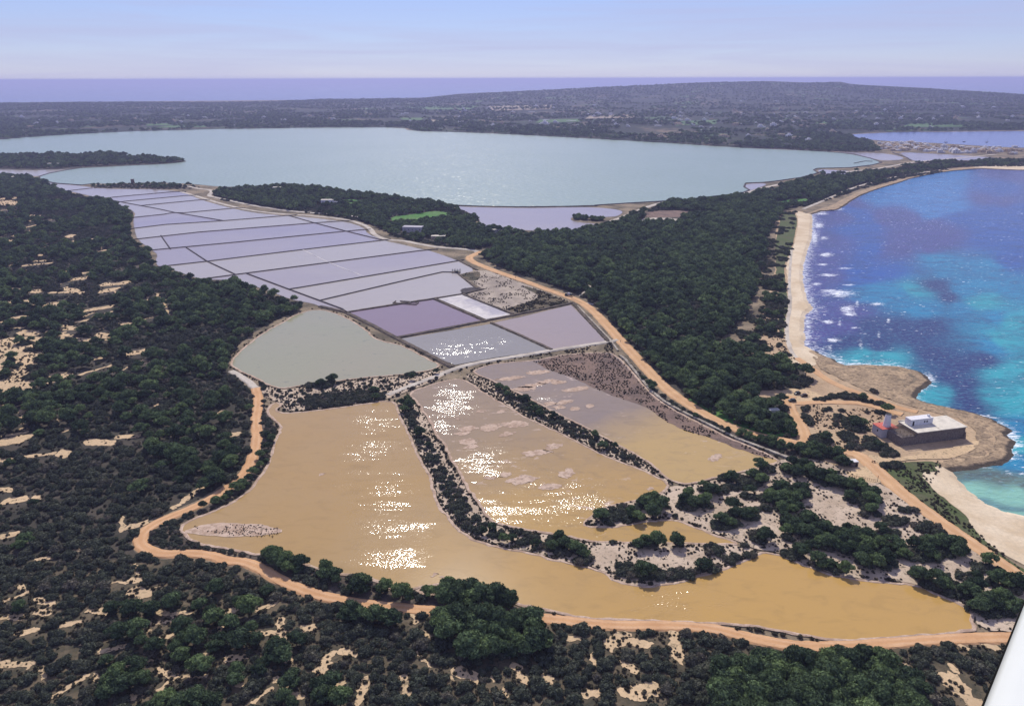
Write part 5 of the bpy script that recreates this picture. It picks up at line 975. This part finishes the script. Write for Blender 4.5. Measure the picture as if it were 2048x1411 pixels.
# where things stand: no plant grows on water, road, clearing or building
WET = [np.array(p_) for p_ in (J, HH, GG, FF, LAG, PAN)] + [np.array(v) for v in PONDS.values()]
BLD = [(FL[0] + U[0] * 10, FL[1] + U[1] * 10 + 6, 26)]
def blocked(w2, pad, water=True, clear=True, roads=True):
    p_ = PX(w2); bad = np.zeros(len(w2), bool)
    if water:
        for k in WET:
            x0, y0 = k.min(0); x1, y1 = k.max(0); m_ = (p_[:, 0] > x0) & (p_[:, 0] < x1) & (p_[:, 1] > y0) & (p_[:, 1] < y1) & ~bad
            if m_.any(): bad[np.where(m_)[0][inside([tuple(q) for q in k], p_[m_])]] = True
    if roads:
        for ln_, w_ in ROADS:
            x0, y0 = ln_.min(0) - 12; x1, y1 = ln_.max(0) + 12; m_ = (w2[:, 0] > x0) & (w2[:, 0] < x1) & (w2[:, 1] > y0) & (w2[:, 1] < y1) & ~bad
            if m_.any(): i = np.where(m_)[0]; bad[i] = segdist(ln_[::2], w2[i]) < w_ / 2 + pad[i]
    if clear:
        p0, p1_ = p_, PX(w2, LAND + 2.2)
        for x1, y1, x2, y2, t, p_ in [q_ + (pp,) for q_ in STROKES for pp in (p0, p1_)]:
            a, b = np.array([x1, y1]), np.array([x2, y2]); lo, hi_ = np.minimum(a, b) - t, np.maximum(a, b) + t
            m_ = (p_ > lo).all(1) & (p_ < hi_).all(1) & ~bad
            if m_.any():
                i = np.where(m_)[0]; ab = b - a; tt = np.clip(((p_[i] - a) @ ab) / max(ab @ ab, 1e-6), 0, 1); dd = p_[i] - a - tt[:, None] * ab
                bad[i] = np.hypot(dd[:, 0], dd[:, 1]) < t * .72
        p_ = p0; bad |= inside(DUNE0, p_)
        for op in OPEN: bad |= inside(op, p_)
        bad |= inside([(1560, 782), (1590, 776), (1625, 782), (1640, 796), (1600, 808), (1578, 810)], p_)
        bad |= inside([(1725, 908), (1790, 917), (1900, 897), (1950, 880), (1962, 886), (1895, 919), (1800, 922), (1766, 930), (1768, 965), (1700, 955), (1690, 945)], p_)
    d = w2 - FL; lu, lv = d @ U, d @ np.array([-U[1], U[0]]); bad |= (lu > -13) & (lu < W_ + 4) & (lv > -9) & (lv < DP + 4)
    d = w2 - ML; lu, lv = d @ UM, d @ np.array([-UM[1], UM[0]]); bad |= (lu > -2) & (lu < mw + 2) & (lv > -3) & (lv < md + 2)
    for (hx, hy, hr) in ((642, 408, 14), (805, 465, 17), (862, 478, 12), (985, 466, 8), (545, 379, 9), (1702, 934, 4), (1536, 828, 5), (95, 331, 16), (195, 329, 16)):
        c = np.array(P(hx, hy)) + (hr * .6, -hr * .2); bad |= np.hypot(*(w2 - c).T) < hr
    return bad
OPEN = [[(777, 434), (837, 427), (870, 421), (906, 427), (887, 437), (837, 445), (810, 448), (790, 446)], [(671, 401), (701, 398), (734, 401), (722, 409), (687, 406)], [(1560, 402), (1610, 396), (1625, 402), (1580, 410), (1535, 412)], [(1265, 447), (1295, 433), (1360, 434), (1385, 447), (1315, 448)], [(1290, 424), (1340, 420), (1430, 424), (1440, 432), (1360, 434), (1285, 436)], [(1060, 574), (1133, 602), (1090, 616), (1030, 626), (1010, 618)]]
PTS = []                                                # x, y, kind (0 pine, 1 juniper), scale, zone
def scatter(poly, step, pine, smin, smax, zone, dens=.9, noise_f=.02, thr=-1.0, clear=True, water=True):
    W2 = np.array(PP(poly)); lo, hi_ = W2.min(0), W2.max(0)
    n = ((hi_ - lo) / step).astype(int) + 1
    g = np.stack(np.meshgrid(np.arange(n[0]), np.arange(n[1])), -1).reshape(-1, 2) * step + lo + rng.uniform(0, step, (n[0] * n[1], 2))
    g = g[inside([tuple(a) for a in W2], g)]; g = g[rng.uniform(size=len(g)) < dens]
    if thr > -1: g = g[np.array([noise.noise((x * noise_f, y * noise_f, zone * 3.3)) for x, y in g]) > thr] if len(g) else g
    if not len(g): return
    s = rng.uniform(smin, smax, len(g)); pf = np.array([pine + .9 * noise.noise((x * .012, y * .012, 40.0)) for x, y in g]); kd = (rng.uniform(size=len(g)) > pf).astype(int)
    ok = ~blocked(g, np.where(kd == 0, 2.2, 1.4) * s * .75, water, clear)
    PTS.extend([(x, y, k, q, zone) for (x, y), k, q in zip(g[ok], kd[ok], s[ok])])
def clumps(L_, ox, oy, s, zone, pine=.2, smin=.8, smax=1.25):
    for cx_, cy_, rx, ry in L_:
        px, py = ox + cx_ / s, oy + cy_ / s; c = np.array(P(px, py + ry / s * .25)); hx = abs(P(px + rx / s, py)[0] - c[0]); hy = abs(P(px, py - ry / s)[1] - P(px, py + ry / s)[1]) / 2
        hy = max(hy * .72, 1.0); hx = max(hx * .85, 1.0)
        n = max(1, int(hx * hy * 3.1416 / 5.0)); out = []
        for i in range(n * 4):
            if len(out) >= n: break
            a, r_ = rng.uniform(0, 6.283), math.sqrt(rng.uniform())
            q = c + (hx * r_ * math.cos(a), hy * r_ * math.sin(a))
            if all(math.hypot(*(q - o_)) > 1.5 for o_ in out): out.append(q)
        g = np.array(out); ok = ~blocked(g, np.full(len(g), .9), clear=False)
        for (x, y), k_ in zip(g, ok):
            if k_: PTS.append((x, y, 0 if rng.uniform() < pine else 1, rng.uniform(smin, smax) * min(1.0, .6 + min(hx, hy) / 5), zone))
scatter(V1, 5.2, .34, .7, 1.7, 1, .92)
scatter(V1, 3.4, -.6, .5, .9, 1, .5)
scatter(V2, 4.4, -.10, .7, 1.45, 2, .88, .05, -.55)
scatter(V2, 2.7, -.6, .4, .9, 2, .66, .05, -.6)
scatter([(1440, 1320), (1560, 1322), (1760, 1318), (1830, 1350), (1850, 1420), (1860, 1520), (1400, 1520), (1430, 1400)], 3.6, 1.4, .9, 1.5, 2, .95)
scatter([(900, 1190), (1010, 1200), (1060, 1240), (1100, 1275), (1060, 1320), (960, 1325), (890, 1290), (880, 1240)], 3.8, 1.3, 1.0, 1.8, 2, .95)
scatter(V2b, 3.2, .6, .7, 1.3, 2, .85)
scatter(V3, 2.6, .05, .5, .95, 3, .95); scatter(V9, 2.8, .1, .6, 1.0, 4, .9)
scatter([(600, 800), (640, 790), (740, 783), (790, 785), (778, 797), (680, 811), (605, 820)], 2.8, .15, .7, 1.15, 5, .95)
scatter(V4, 4.0, .1, .5, .9, 5, .45); clumps([(800, 680, 110, 45), (1520, 610, 50, 18), (700, 705, 60, 20)], 450, 600, 4.096, 5)
scatter([(800, 806), (816, 800), (840, 838), (856, 880), (876, 915), (905, 958), (930, 1000), (955, 1040), (985, 1058), (1130, 1080), (1170, 1100), (1140, 1116), (1060, 1098), (985, 1082), (930, 1060), (895, 1015), (880, 970), (858, 925), (836, 885), (815, 840)], 2.7, .12, .6, 1.1, 6, .85)
scatter([(985, 770), (1035, 792), (1117, 835), (1205, 880), (1265, 915), (1300, 940), (1270, 930), (1215, 905), (1150, 873), (1060, 828), (1010, 800)], 2.9, .1, .6, 1.0, 7, .8)
scatter(V10, 6.0, .75, .9, 1.95, 8, .97); scatter(V10, 4.2, .0, .6, 1.15, 8, .55); scatter([(1566, 426), (1592, 424), (1584, 500), (1566, 545), (1574, 610), (1568, 680), (1545, 712), (1470, 706), (1420, 694), (1460, 670), (1500, 600), (1520, 560), (1535, 480), (1552, 440)], 3.2, -.3, .7, 1.3, 8, .8, .06, .02)
scatter(V11, 6.0, .6, .9, 1.6, 9, .95); scatter(V11, 5.5, 0, .7, 1.3, 9, .5)
scatter(V12, 5.0, .2, .7, 1.2, 9, .6, water=False); scatter(V13, 8.5, .55, 1.1, 2.0, 10, .95, water=False); scatter(V14, 5.5, .3, .8, 1.5, 11, .85, .02, -.3); clumps([(1040, 225, 26, 22), (1100, 238, 30, 10), (1200, 245, 60, 10)], 900, 380, 4.096, 9, .6); scatter([(1610, 416), (1650, 402), (1700, 386), (1760, 368), (1830, 353), (1900, 341), (1890, 338), (1800, 348), (1730, 364), (1660, 388), (1620, 404)], 4.0, -.3, .7, 1.4, 11, .8, .03, 0.0); scatter([(640, 1190), (760, 1200), (860, 1215), (820, 1255), (720, 1250), (640, 1225)], 4.6, .9, .9, 1.5, 2, .7); scatter(V15, 10, .5, 1.2, 2.2, 11, .9)
scatter([(-200, 352), (0, 351), (60, 354), (100, 366), (60, 370), (-200, 368)], 7, .5, .9, 1.5, 1, .9)
clumps([(380, 460, 100, 70), (560, 430, 130, 90), (750, 370, 150, 50), (1060, 350, 120, 60), (1190, 360, 50, 35), (790, 450, 45, 28), (968, 460, 30, 20), (1300, 520, 60, 60), (1480, 440, 140, 60), (1420, 540, 80, 40), (1640, 620, 80, 65), (1360, 150, 65, 40), (1560, 160, 130, 60), (1680, 70, 60, 40), (1240, 240, 120, 55), (1420, 220, 90, 35), (1550, 290, 50, 35), (1660, 390, 50, 35), (1800, 310, 200, 60), (1950, 80, 150, 60), (1900, 250, 150, 70), (1860, 400, 130, 40), (1960, 520, 120, 120),
        (1890, 770, 80, 70), (1850, 620, 40, 50), (680, 695, 150, 40), (990, 685, 80, 30), (430, 685, 40, 25), (1260, 730, 80, 60), (1410, 820, 60, 50), (1560, 770, 50, 50), (1490, 705, 35, 18), (180, 800, 80, 60), (540, 900, 100, 70), (740, 930, 110, 70), (900, 940, 80, 60), (1020, 920, 80, 60), (1280, 880, 60, 45), (1130, 890, 60, 30), (0, 730, 60, 50), (90, 730, 30, 30), (10, 640, 30, 40)], 1120, 920, 4.096, 12)
clumps([(860, 130, 130, 40), (970, 190, 40, 18), (880, 260, 80, 50), (1000, 300, 80, 40), (1070, 370, 90, 40), (790, 500, 110, 60), (900, 560, 130, 60), (830, 590, 90, 40), (1000, 560, 120, 50), (1100, 620, 180, 60), (1200, 550, 60, 30), (1130, 690, 110, 40), (910, 610, 60, 35), (860, 700, 70, 30), (940, 730, 60, 25), (1350, 640, 130, 50), (1450, 590, 110, 40), (1500, 630, 100, 40), (1110, 445, 50, 22), (1240, 480, 60, 30), (1290, 430, 40, 18), (1390, 510, 60, 28), (1440, 540, 30, 15),
        (1700, 720, 90, 32), (1350, 750, 60, 30), (1450, 790, 100, 50), (1560, 830, 90, 50), (1610, 770, 60, 35), (1740, 800, 40, 25), (1800, 820, 60, 35), (1680, 920, 90, 50), (1780, 920, 80, 50), (1850, 800, 50, 30)], 1300, 850, 2.5147, 12)
clumps([(450, 290, 90, 35), (450, 430, 130, 80), (500, 520, 70, 40), (700, 760, 180, 100), (1150, 480, 90, 80), (1250, 560, 150, 100), (1150, 720, 110, 120), (1230, 890, 110, 60), (1520, 640, 70, 60), (1550, 770, 130, 50), (1600, 880, 220, 70), (1750, 1000, 190, 50), (1370, 800, 45, 40), (1830, 930, 50, 25), (1060, 1140, 110, 50), (800, 310, 100, 20), (1000, 315, 60, 22), (990, 420, 60, 25), (940, 480, 60, 30), (930, 540, 40, 20), (760, 150, 140, 40), (900, 100, 80, 40), (1150, 90, 150, 60), (1330, 120, 90, 50),
        (1450, 180, 90, 40), (1600, 230, 120, 40), (1750, 270, 80, 30), (1880, 250, 50, 18), (1880, 320, 80, 20), (1600, 355, 200, 25), (1850, 1180, 200, 60), (640, 870, 70, 20), (1550, 20, 60, 25)], 1550, 780, 7.84, 13, .05, .85, 1.25)
clumps([(220, 645, 85, 25), (100, 790, 45, 15), (110, 850, 75, 25), (320, 930, 120, 40), (40, 930, 60, 30), (330, 700, 120, 20), (400, 800, 100, 30), (520, 925, 20, 8)], 0, 540, 4.409, 1, .1)
clumps([(1090, 520, 80, 30), (1000, 570, 250, 25), (1170, 430, 75, 25), (1180, 370, 90, 25), (1240, 290, 70, 28), (1240, 160, 110, 45), (1230, 50, 90, 40), (1330, 620, 40, 15)], 1250, 560, 4.15, 8, .1)
PTS_ = np.array(PTS); n0 = len(PTS_)
px = PX(PTS_[:, :2]); dist = np.hypot(PTS_[:, 0], PTS_[:, 1]); inview = (px[:, 0] > -30) & (px[:, 0] < 2075) & (px[:, 1] > 150) & (px[:, 1] < 1460)
keep = inview | ((px[:, 0] > -400) & (px[:, 0] < 2450) & (px[:, 1] < 1700) & (dist > 60)); PTS_ = PTS_[keep]; px = px[keep]; dist = dist[keep]; inview = inview[keep]
score = PTS_[:, 3] * np.where(PTS_[:, 2] == 0, 3.4, 2.0) / (dist ** 2 + H ** 2) ** .5 * inview
solo = np.zeros(len(PTS_), bool)
for k in (0, 1):
    i = np.where(PTS_[:, 2] == k)[0]; i = i[np.argsort(-score[i])][:300]; solo[i[score[i] > 0]] = True
ZL = {1: ('in the wood beside the salt pans', 'plants of the wood beside the salt pans'), 2: ('in the scrub before the ochre pond', 'plants of the scrub before the ochre pond'), 3: ('on the bank by the reddish track', 'plants of the track bank'), 4: ('on the bank by the orange road', 'plants of the road bank'), 5: ('on the bank behind the ochre pond', 'plants of the bank behind the ochre pond'), 6: ('on the bank between ochre pond and tan pond', 'plants between ochre and tan pond'),
      7: ('on the bank between tan pond and brown pond', 'plants between tan and brown pond'), 8: ('in the wood between road and beach', 'plants of the coastal wood'), 9: ('in the wood by the lagoon', 'plants of the lagoon wood'), 10: ('on the spit', 'plants of the spit'), 11: ('on the neck by the village', 'plants of the neck'), 12: ('on the pale dunes beside the coast road', 'plants of the pale dunes'), 13: ('around the mill', 'plants around the mill')}
ZB = {12: 1.32, 5: 1.3, 6: 1.3, 7: 1.3, 10: 1.5}
_tr = ROADS[5][0]; _pj = np.array(wJ)[::2]; _cl = np.array([P((a + c) / 2, (b + d) / 2) for a, b, c, d, _ in STROKES])
def beside(x, y):
    q_ = np.array([[x, y]])
    if segdist(_pj, q_, True)[0] < 9: return ', at the water'
    if segdist(_tr, q_)[0] < 8: return ', beside the reddish track'
    d_ = np.hypot(*(_cl - q_[0]).T).min()
    return ', beside a sandy clearing' if d_ < 7 else ', amid dense bushes'
for (x, y, k, s, z_) in PTS_[solo]:
    k = int(k); z_ = int(z_); zb = ZB.get(z_, 1.05); rz = random.uniform(0, 6.28)
    t = bpy.data.objects.new(('pine_tree', 'juniper_shrub')[k], None); t.empty_display_size = .5; link(t); t.location = (x, y, zb); t.rotation_euler = (0, 0, rz); t.scale = (s * random.uniform(.9, 1.1), s * random.uniform(.9, 1.1), s * random.uniform(.85, 1.15))
    sz = ('small', 'medium', 'broad')[int(np.digitize(s, (.85, 1.12)))] if k else ('small', 'mid sized', 'large')[int(np.digitize(s, (.95, 1.25)))]
    where = beside(x, y) if z_ == 2 else ''
    lb = sz + (' green pine tree ' if k == 0 else ' dark juniper shrub ') + ZL[z_][0] + where
    tag(t, lb, ('tree', 'shrub')[k], ('pines, ' if k == 0 else 'junipers, ') + sz + ', ' + ZL[z_][1] + where)
    c = bpy.data.objects.new(('crown', 'foliage')[k], random.choice((PINE, JUNI)[k])); link(c, t)
    if k == 0: b = bpy.data.objects.new('trunk', random.choice(TRUNK)); link(b, t)

def source(name, meshes):
    c = bpy.data.collections.new(name)
    for m_ in meshes: o = bpy.data.objects.new(m_.name, m_); c.objects.link(o)
    return c
SRC = {'pine': source('pine_kinds', PINE), 'juniper': source('juniper_kinds', JUNI), 'pine_mid': source('pine_kinds_mid', PINE_M), 'juniper_mid': source('juniper_kinds_mid', JUNI_M), 'tuft': source('tuft_kinds', TUFT)}
GN = {}
def gn(key):
    if key in GN: return GN[key]
    g = bpy.data.node_groups.new('scatter_' + key, 'GeometryNodeTree'); GN[key] = g
    g.interface.new_socket('Geometry', in_out='INPUT', socket_type='NodeSocketGeometry'); g.interface.new_socket('Geometry', in_out='OUTPUT', socket_type='NodeSocketGeometry')
    a, b = g.nodes.new('NodeGroupInput'), g.nodes.new('NodeGroupOutput'); ci = g.nodes.new('GeometryNodeCollectionInfo'); ci.inputs['Collection'].default_value = SRC[key]; ci.inputs['Separate Children'].default_value = True; ci.inputs['Reset Children'].default_value = True
    ip = g.nodes.new('GeometryNodeInstanceOnPoints'); ip.inputs['Pick Instance'].default_value = True
    def attr(n, t): x = g.nodes.new('GeometryNodeInputNamedAttribute'); x.data_type = t; x.inputs['Name'].default_value = n; return x.outputs['Attribute']
    g.links.new(a.outputs[0], ip.inputs['Points']); g.links.new(ci.outputs[0], ip.inputs['Instance']); g.links.new(attr('rot', 'FLOAT_VECTOR'), ip.inputs['Rotation']); g.links.new(attr('scl', 'FLOAT_VECTOR'), ip.inputs['Scale']); g.links.new(attr('kind', 'INT'), ip.inputs['Instance Index'])
    g.links.new(ip.outputs[0], b.inputs[0]); return g
def stuff(name, key, xyz, scl, label, cat):
    n = len(xyz)
    if not n: return
    me = bpy.data.meshes.new(name); me.vertices.add(n); me.vertices.foreach_set('co', np.asarray(xyz, np.float32).ravel())
    rot = np.zeros((n, 3), np.float32); rot[:, 2] = rng.uniform(0, 6.28, n); s3 = np.repeat(np.asarray(scl, np.float32)[:, None], 3, 1) * rng.uniform(.85, 1.15, (n, 3)).astype(np.float32)
    me.attributes.new('rot', 'FLOAT_VECTOR', 'POINT').data.foreach_set('vector', rot.ravel()); me.attributes.new('scl', 'FLOAT_VECTOR', 'POINT').data.foreach_set('vector', s3.ravel()); me.attributes.new('kind', 'INT', 'POINT').data.foreach_set('value', rng.integers(0, 64, n).astype(np.int32))
    o = bpy.data.objects.new(name, me); link(o); md_ = o.modifiers.new('scatter', 'NODES'); md_.node_group = gn(key); tag(o, label, cat, None, 'stuff'); return o
rest = PTS_[~solo]; rd = dist[~solo]
zb = np.array([ZB.get(int(z_), 1.05) for z_ in rest[:, 4]])
for zid in sorted(set(rest[:, 4].astype(int))):
    for k, nm in ((0, 'pine'), (1, 'juniper')):
        for fa in (0, 1):
            m_ = (rest[:, 4] == zid) & (rest[:, 2] == k) & ((rd > 520) == bool(fa))
            if m_.any(): stuff(('pine_wood', 'juniper_scrub')[k], nm + ('_mid' if fa else ''), np.column_stack([rest[m_][:, :2], zb[m_]]), rest[m_][:, 3], ('green pines ' if k == 0 else 'dark juniper scrub ') + ZL[zid][0] + (', far part' if fa else ', near part'), ('wood', 'scrub')[k])
# low tufts on sand, banks and mud
def tufts(poly, step, dens, smin, smax, z, label, thr=-1, water=True, nf=.15):
    W2 = np.array(PP(poly)); lo, hi_ = W2.min(0), W2.max(0); n = ((hi_ - lo) / step).astype(int) + 1
    g = np.stack(np.meshgrid(np.arange(n[0]), np.arange(n[1])), -1).reshape(-1, 2) * step + lo + rng.uniform(0, step, (n[0] * n[1], 2)); g = g[inside([tuple(a) for a in W2], g)]; g = g[rng.uniform(size=len(g)) < dens]
    if thr > -1: g = g[np.array([noise.noise((x * nf, y * nf, 5.5)) for x, y in g]) > thr]
    g = g[~blocked(g, np.full(len(g), .2), water=water, clear=False)]
    stuff('low_tufts', 'tuft', np.column_stack([g, np.full(len(g), z)]), rng.uniform(smin, smax, len(g)), label, 'tufts')
MUD = [(1067, 723), (1131, 710), (1219, 705), (1250, 731), (1303, 793), (1358, 828), (1467, 882), (1527, 905), (1556, 922), (1500, 907), (1440, 882), (1370, 862), (1330, 842), (1290, 812), (1240, 797), (1190, 777), (1150, 757), (1100, 741)]
tufts(MUD, 1.5, .75, .5, 1.3, 1.3, 'dark tufts on the mud flat', -.12, False)
tufts(V5, 1.6, .55, .5, 1.5, 1.3, 'small tufts on the bank between ochre and tan pond'); tufts(V6, 1.4, .8, .6, 1.7, 1.3, 'small tufts on the bank between tan and brown pond'); tufts(V4, 1.6, .5, .6, 1.8, 1.3, 'small tufts on the sandy bank behind the ochre pond')
tufts([(1166, 1049), (1196, 1020), (1330, 985), (1440, 957), (1575, 915), (1640, 920), (1760, 965), (1900, 1068), (2048, 1172), (2048, 1268), (1958, 1258), (1915, 1202), (1768, 1162), (1618, 1131), (1518, 1100), (1388, 1050), (1310, 1038), (1178, 1053)], 1.7, .5, .5, 1.5, 1.32, 'small tufts on the pale dunes', -.05)
tufts([(1178, 1084), (1376, 1089), (1484, 1092), (1508, 1113), (1389, 1153), (1315, 1171), (1232, 1161), (1150, 1118)], 1.3, .5, .5, 1.3, 1.34, 'small tufts on the sandy tongue', -.05)
tufts(V2, 1.5, .6, .5, 1.9, 1.05, 'small tufts in the sandy scrub before the ochre pond', -.2)
tufts(V1, 2.6, .35, .7, 2.0, 1.07, 'small tufts in the wood beside the pans', -.2)
tufts(DUNE0, 1.8, .5, .5, 1.6, 1.13, 'small tufts on the open dune', 0)
tufts([(1580, 810), (1640, 805), (1790, 826), (1760, 870), (1740, 900), (1680, 900), (1612, 880)], 1.3, .5, .5, 1.6, 1.0, 'small tufts on the ground before the mill', 0)
tufts([(1470, 690), (1530, 620), (1560, 560), (1575, 680), (1590, 720), (1540, 712)], 1.9, .5, .6, 1.8, 1.0, 'small tufts behind the long beach', -.05)
tufts([(925, 590), (967, 579), (914, 548), (975, 541), (1060, 572), (1133, 601), (1144, 605), (1027, 626)], 1.6, .5, .5, 1.5, 1.2, 'dark tufts on the dry flat', .08)
tufts([(1060, 574), (1133, 602), (1144, 606), (1090, 616), (1030, 626), (1010, 618), (1070, 600), (1078, 590), (1040, 572)], 1.5, .7, .7, 1.9, 1.24, 'dark tufts on the scrubby corner of the dry flat', -.2)
tufts([(900, 745), (932, 733), (1049, 713), (1176, 693), (1222, 686), (1228, 702), (1131, 706), (1003, 722), (944, 742)], 1.4, .6, .6, 1.9, 1.05, 'dark tufts along the pale causeway', -.1)
tufts([(382, 1054), (422, 1048), (560, 1052), (569, 1059), (548, 1076), (469, 1072), (422, 1066)], .9, .6, .3, .7, 1.36, 'dark stones and tufts on the crusty islet', -.2, False)
tufts([(1761, 930), (1817, 922), (1880, 922), (1882, 940), (1857, 970), (1888, 998), (1948, 1058), (2048, 1140), (2048, 1148), (1976, 1099), (1896, 1047), (1775, 948)], 1.3, .6, .6, 1.6, 1.1, 'low green plants by the small beach', -.1)
tufts([(1363, 792), (1419, 806), (1570, 813), (1600, 858), (1539, 872), (1406, 819)], 1.6, .5, .8, 2, 1.13, 'low plants on the grass at the road fork', -.1)
# a fringe of sedge along the pond edges and dikes
g = []
for w_ in (wJ, wH, wG, wF):
    a = np.array(w_); t_ = np.roll(a, -1, 0) - np.roll(a, 1, 0); t_ /= np.maximum(np.linalg.norm(t_, axis=1), 1e-6)[:, None]; nr = np.stack([t_[:, 1], -t_[:, 0]], 1)
    for sgn in (1, -1):
        q = a + nr * sgn * rng.uniform(1.3, 2.6, (len(a), 1)); ins = inside(w_, q); g.append(q[~ins & (rng.uniform(size=len(q)) < .5)])
g = np.concatenate(g); g = g[~blocked(g, np.full(len(g), .2), clear=False)]
stuff('low_tufts', 'tuft', np.column_stack([g, np.full(len(g), 1.15)]), rng.uniform(.8, 2.2, len(g)), 'dark sedge fringe along the edges of the salt ponds', 'tufts')
# tree clumps of the far fields
g = []
for i in range(34000):
    x = random.uniform(-60, 2110); yl = np.interp(x, *zip(*SKY_)) + 2; yh = np.interp(x, *zip(*D0)) + 1; y = yl + (yh - yl) * random.random() ** 1.4
    gx_, gy_ = P(x, y, 12)
    if noise.noise((gx_ * .0032, gy_ * .0032, 7)) + .35 * noise.noise((gx_ * .012, gy_ * .012, 2)) + .5 * max(0, 1 - (y - yl) / 18) < -.1: continue
    h = hit(x, y)
    if h is not None and h.z > LAND + .3: g.append((h.x, h.y, h.z - .5))
g = np.array(g); sc_ = rng.uniform(1.3, 2.6, len(g)); stuff('far_woods', 'pine_mid', g, sc_, 'dark woods and hedges on the far side of the island', 'wood')

# ------------------------------------------------------------------ walkers on the orange road
def walker(px, py, label, cloth):
    p_ = P(px, py); me = bpy.data.meshes.new('person')
    J_ = [((0, 0, .95), .15), ((0, 0, 1.2), .15), ((0, .02, 1.42), .15), ((0, .03, 1.52), .065), ((0, .05, 1.66), .105), ((-.1, .02, .9), .1), ((-.12, .14, .5), .075), ((-.12, .04, .08), .05), ((-.12, .17, .04), .04), ((.1, 0, .9), .1), ((.12, -.05, .5), .075), ((.12, -.22, .12), .05), ((.12, -.12, .04), .04),
          ((-.2, .02, 1.4), .06), ((-.26, -.08, 1.12), .05), ((-.25, .04, .88), .04), ((.2, .02, 1.4), .06), ((.26, .08, 1.12), .05), ((.25, .22, .92), .04)]
    me.from_pydata([j[0] for j in J_], [(0, 1), (1, 2), (2, 3), (3, 4), (0, 5), (5, 6), (6, 7), (7, 8), (0, 9), (9, 10), (10, 11), (11, 12), (2, 13), (13, 14), (14, 15), (2, 16), (16, 17), (17, 18)], []); me.materials.append(cloth)
    o = bpy.data.objects.new('person', me); link(o); o.location = (p_[0], p_[1], 1.43); o.rotation_euler = (0, 0, R(40)); sk = o.modifiers.new('skin', 'SKIN'); o.modifiers.new('sub', 'SUBSURF').levels = 1
    for i, (_, r_) in enumerate(J_): me.skin_vertices[0].data[i].radius = (r_, r_ * .8)
    me.skin_vertices[0].data[0].use_root = True; tag(o, label, 'person')
walker(1031, 556.5, 'person in dark clothes walking on the orange road before the truck', plain('dark_clothes', lin(40, 40, 48), .9, .2)); walker(1241, 685, 'person in blue clothes walking on the orange road beside the pinkish pan', plain('blue_clothes', lin(52, 66, 110), .9, .2))
# ------------------------------------------------------------------ aircraft wing
def ray(px, py, d):
    a = np.array(P(px, py, 0)); v = np.array([a[0], a[1], -H]); v /= np.linalg.norm(v); return np.array([0, 0, H]) + v * d
A0, B0 = ray(2085, 1117, 4.2), ray(1950, 1456, 2.6)
sp = B0 - A0; sp /= np.linalg.norm(sp); view = ray(2000, 1330, 1.0) - np.array([0, 0, H]); ch = np.cross(view, sp); ch /= np.linalg.norm(ch)
side = np.array([1.0, 0, 0]); ch = ch if ch @ side > 0 else -ch
nr_ = np.cross(sp, ch); nr_ = nr_ if nr_[2] > 0 else -nr_
V, Fc = [], []; prof = [(0, 0), (.015, .03), (.06, .055), (.15, .08), (.35, .10), (.7, .09), (1.2, .04), (1.5, .0), (1.2, -.03), (.7, -.05), (.35, -.055), (.15, -.05), (.06, -.035), (.015, -.02)]
A1, B1 = A0 - sp * 2.0, B0 + sp * 1.2
for k in range(9):
    c = A1 + (B1 - A1) * k / 8
    for a, b in prof: V.append(c + ch * a - nr_ * .06 + nr_ * b)
m_ = len(prof)
for k in range(8):
    for j in range(m_): Fc.append((k * m_ + j, (k + 1) * m_ + j, (k + 1) * m_ + (j + 1) % m_, k * m_ + (j + 1) % m_))
Fc += [tuple(range(m_)), tuple(range(8 * m_, 9 * m_))[::-1]]
M['wing'] = plain('white_aircraft_paint', lin(205, 208, 204), .4, .3, .04, 2.0, .0005)
T5 = thing('aircraft_wing', 'smooth white aircraft wing edge high above the scrub', 'aircraft wing', tuple(A1))
o = mesh('wing_panel', [tuple(np.array(v) - A1) for v in V], Fc, M['wing'], T5, True)
V2_ = []
for k in range(9):
    c = A1 + (B1 - A1) * k / 8 - A1
    for a, b in ((-.006, -.06), (-.006, -.075), (.02, -.095), (.02, -.085)): V2_.append(c + ch * a + nr_ * b)
mesh('edge_strip', [tuple(v) for v in V2_], [(k * 4 + j, (k + 1) * 4 + j, (k + 1) * 4 + (j + 1) % 4, k * 4 + (j + 1) % 4) for k in range(8) for j in range(4)], M['tyre'], T5)

# ------------------------------------------------------------------ haze
bm = bmesh.new(); bmesh.ops.create_cube(bm, size=1.0); me = bpy.data.meshes.new('haze'); bm.to_mesh(me); bm.free()
hzo = bpy.data.objects.new('haze', me); link(hzo); hzo.scale = (150000, 140000, 203); hzo.location = (0, 45000, 96.5)
hm = bpy.data.materials.new('haze_air'); hm.use_nodes = True; t_ = hm.node_tree; t_.nodes.clear(); ho = t_.nodes.new('ShaderNodeOutputMaterial'); pv_ = t_.nodes.new('ShaderNodeVolumePrincipled')
pv_.inputs['Color'].default_value = (.57, .60, .98, 1); pv_.inputs['Density'].default_value = 8.0e-5; pv_.inputs['Anisotropy'].default_value = 0.2
t_.links.new(pv_.outputs[0], ho.inputs['Volume']); me.materials.append(hm); tag(hzo, 'thin bluish haze over sea and island', 'haze', None, 'stuff')
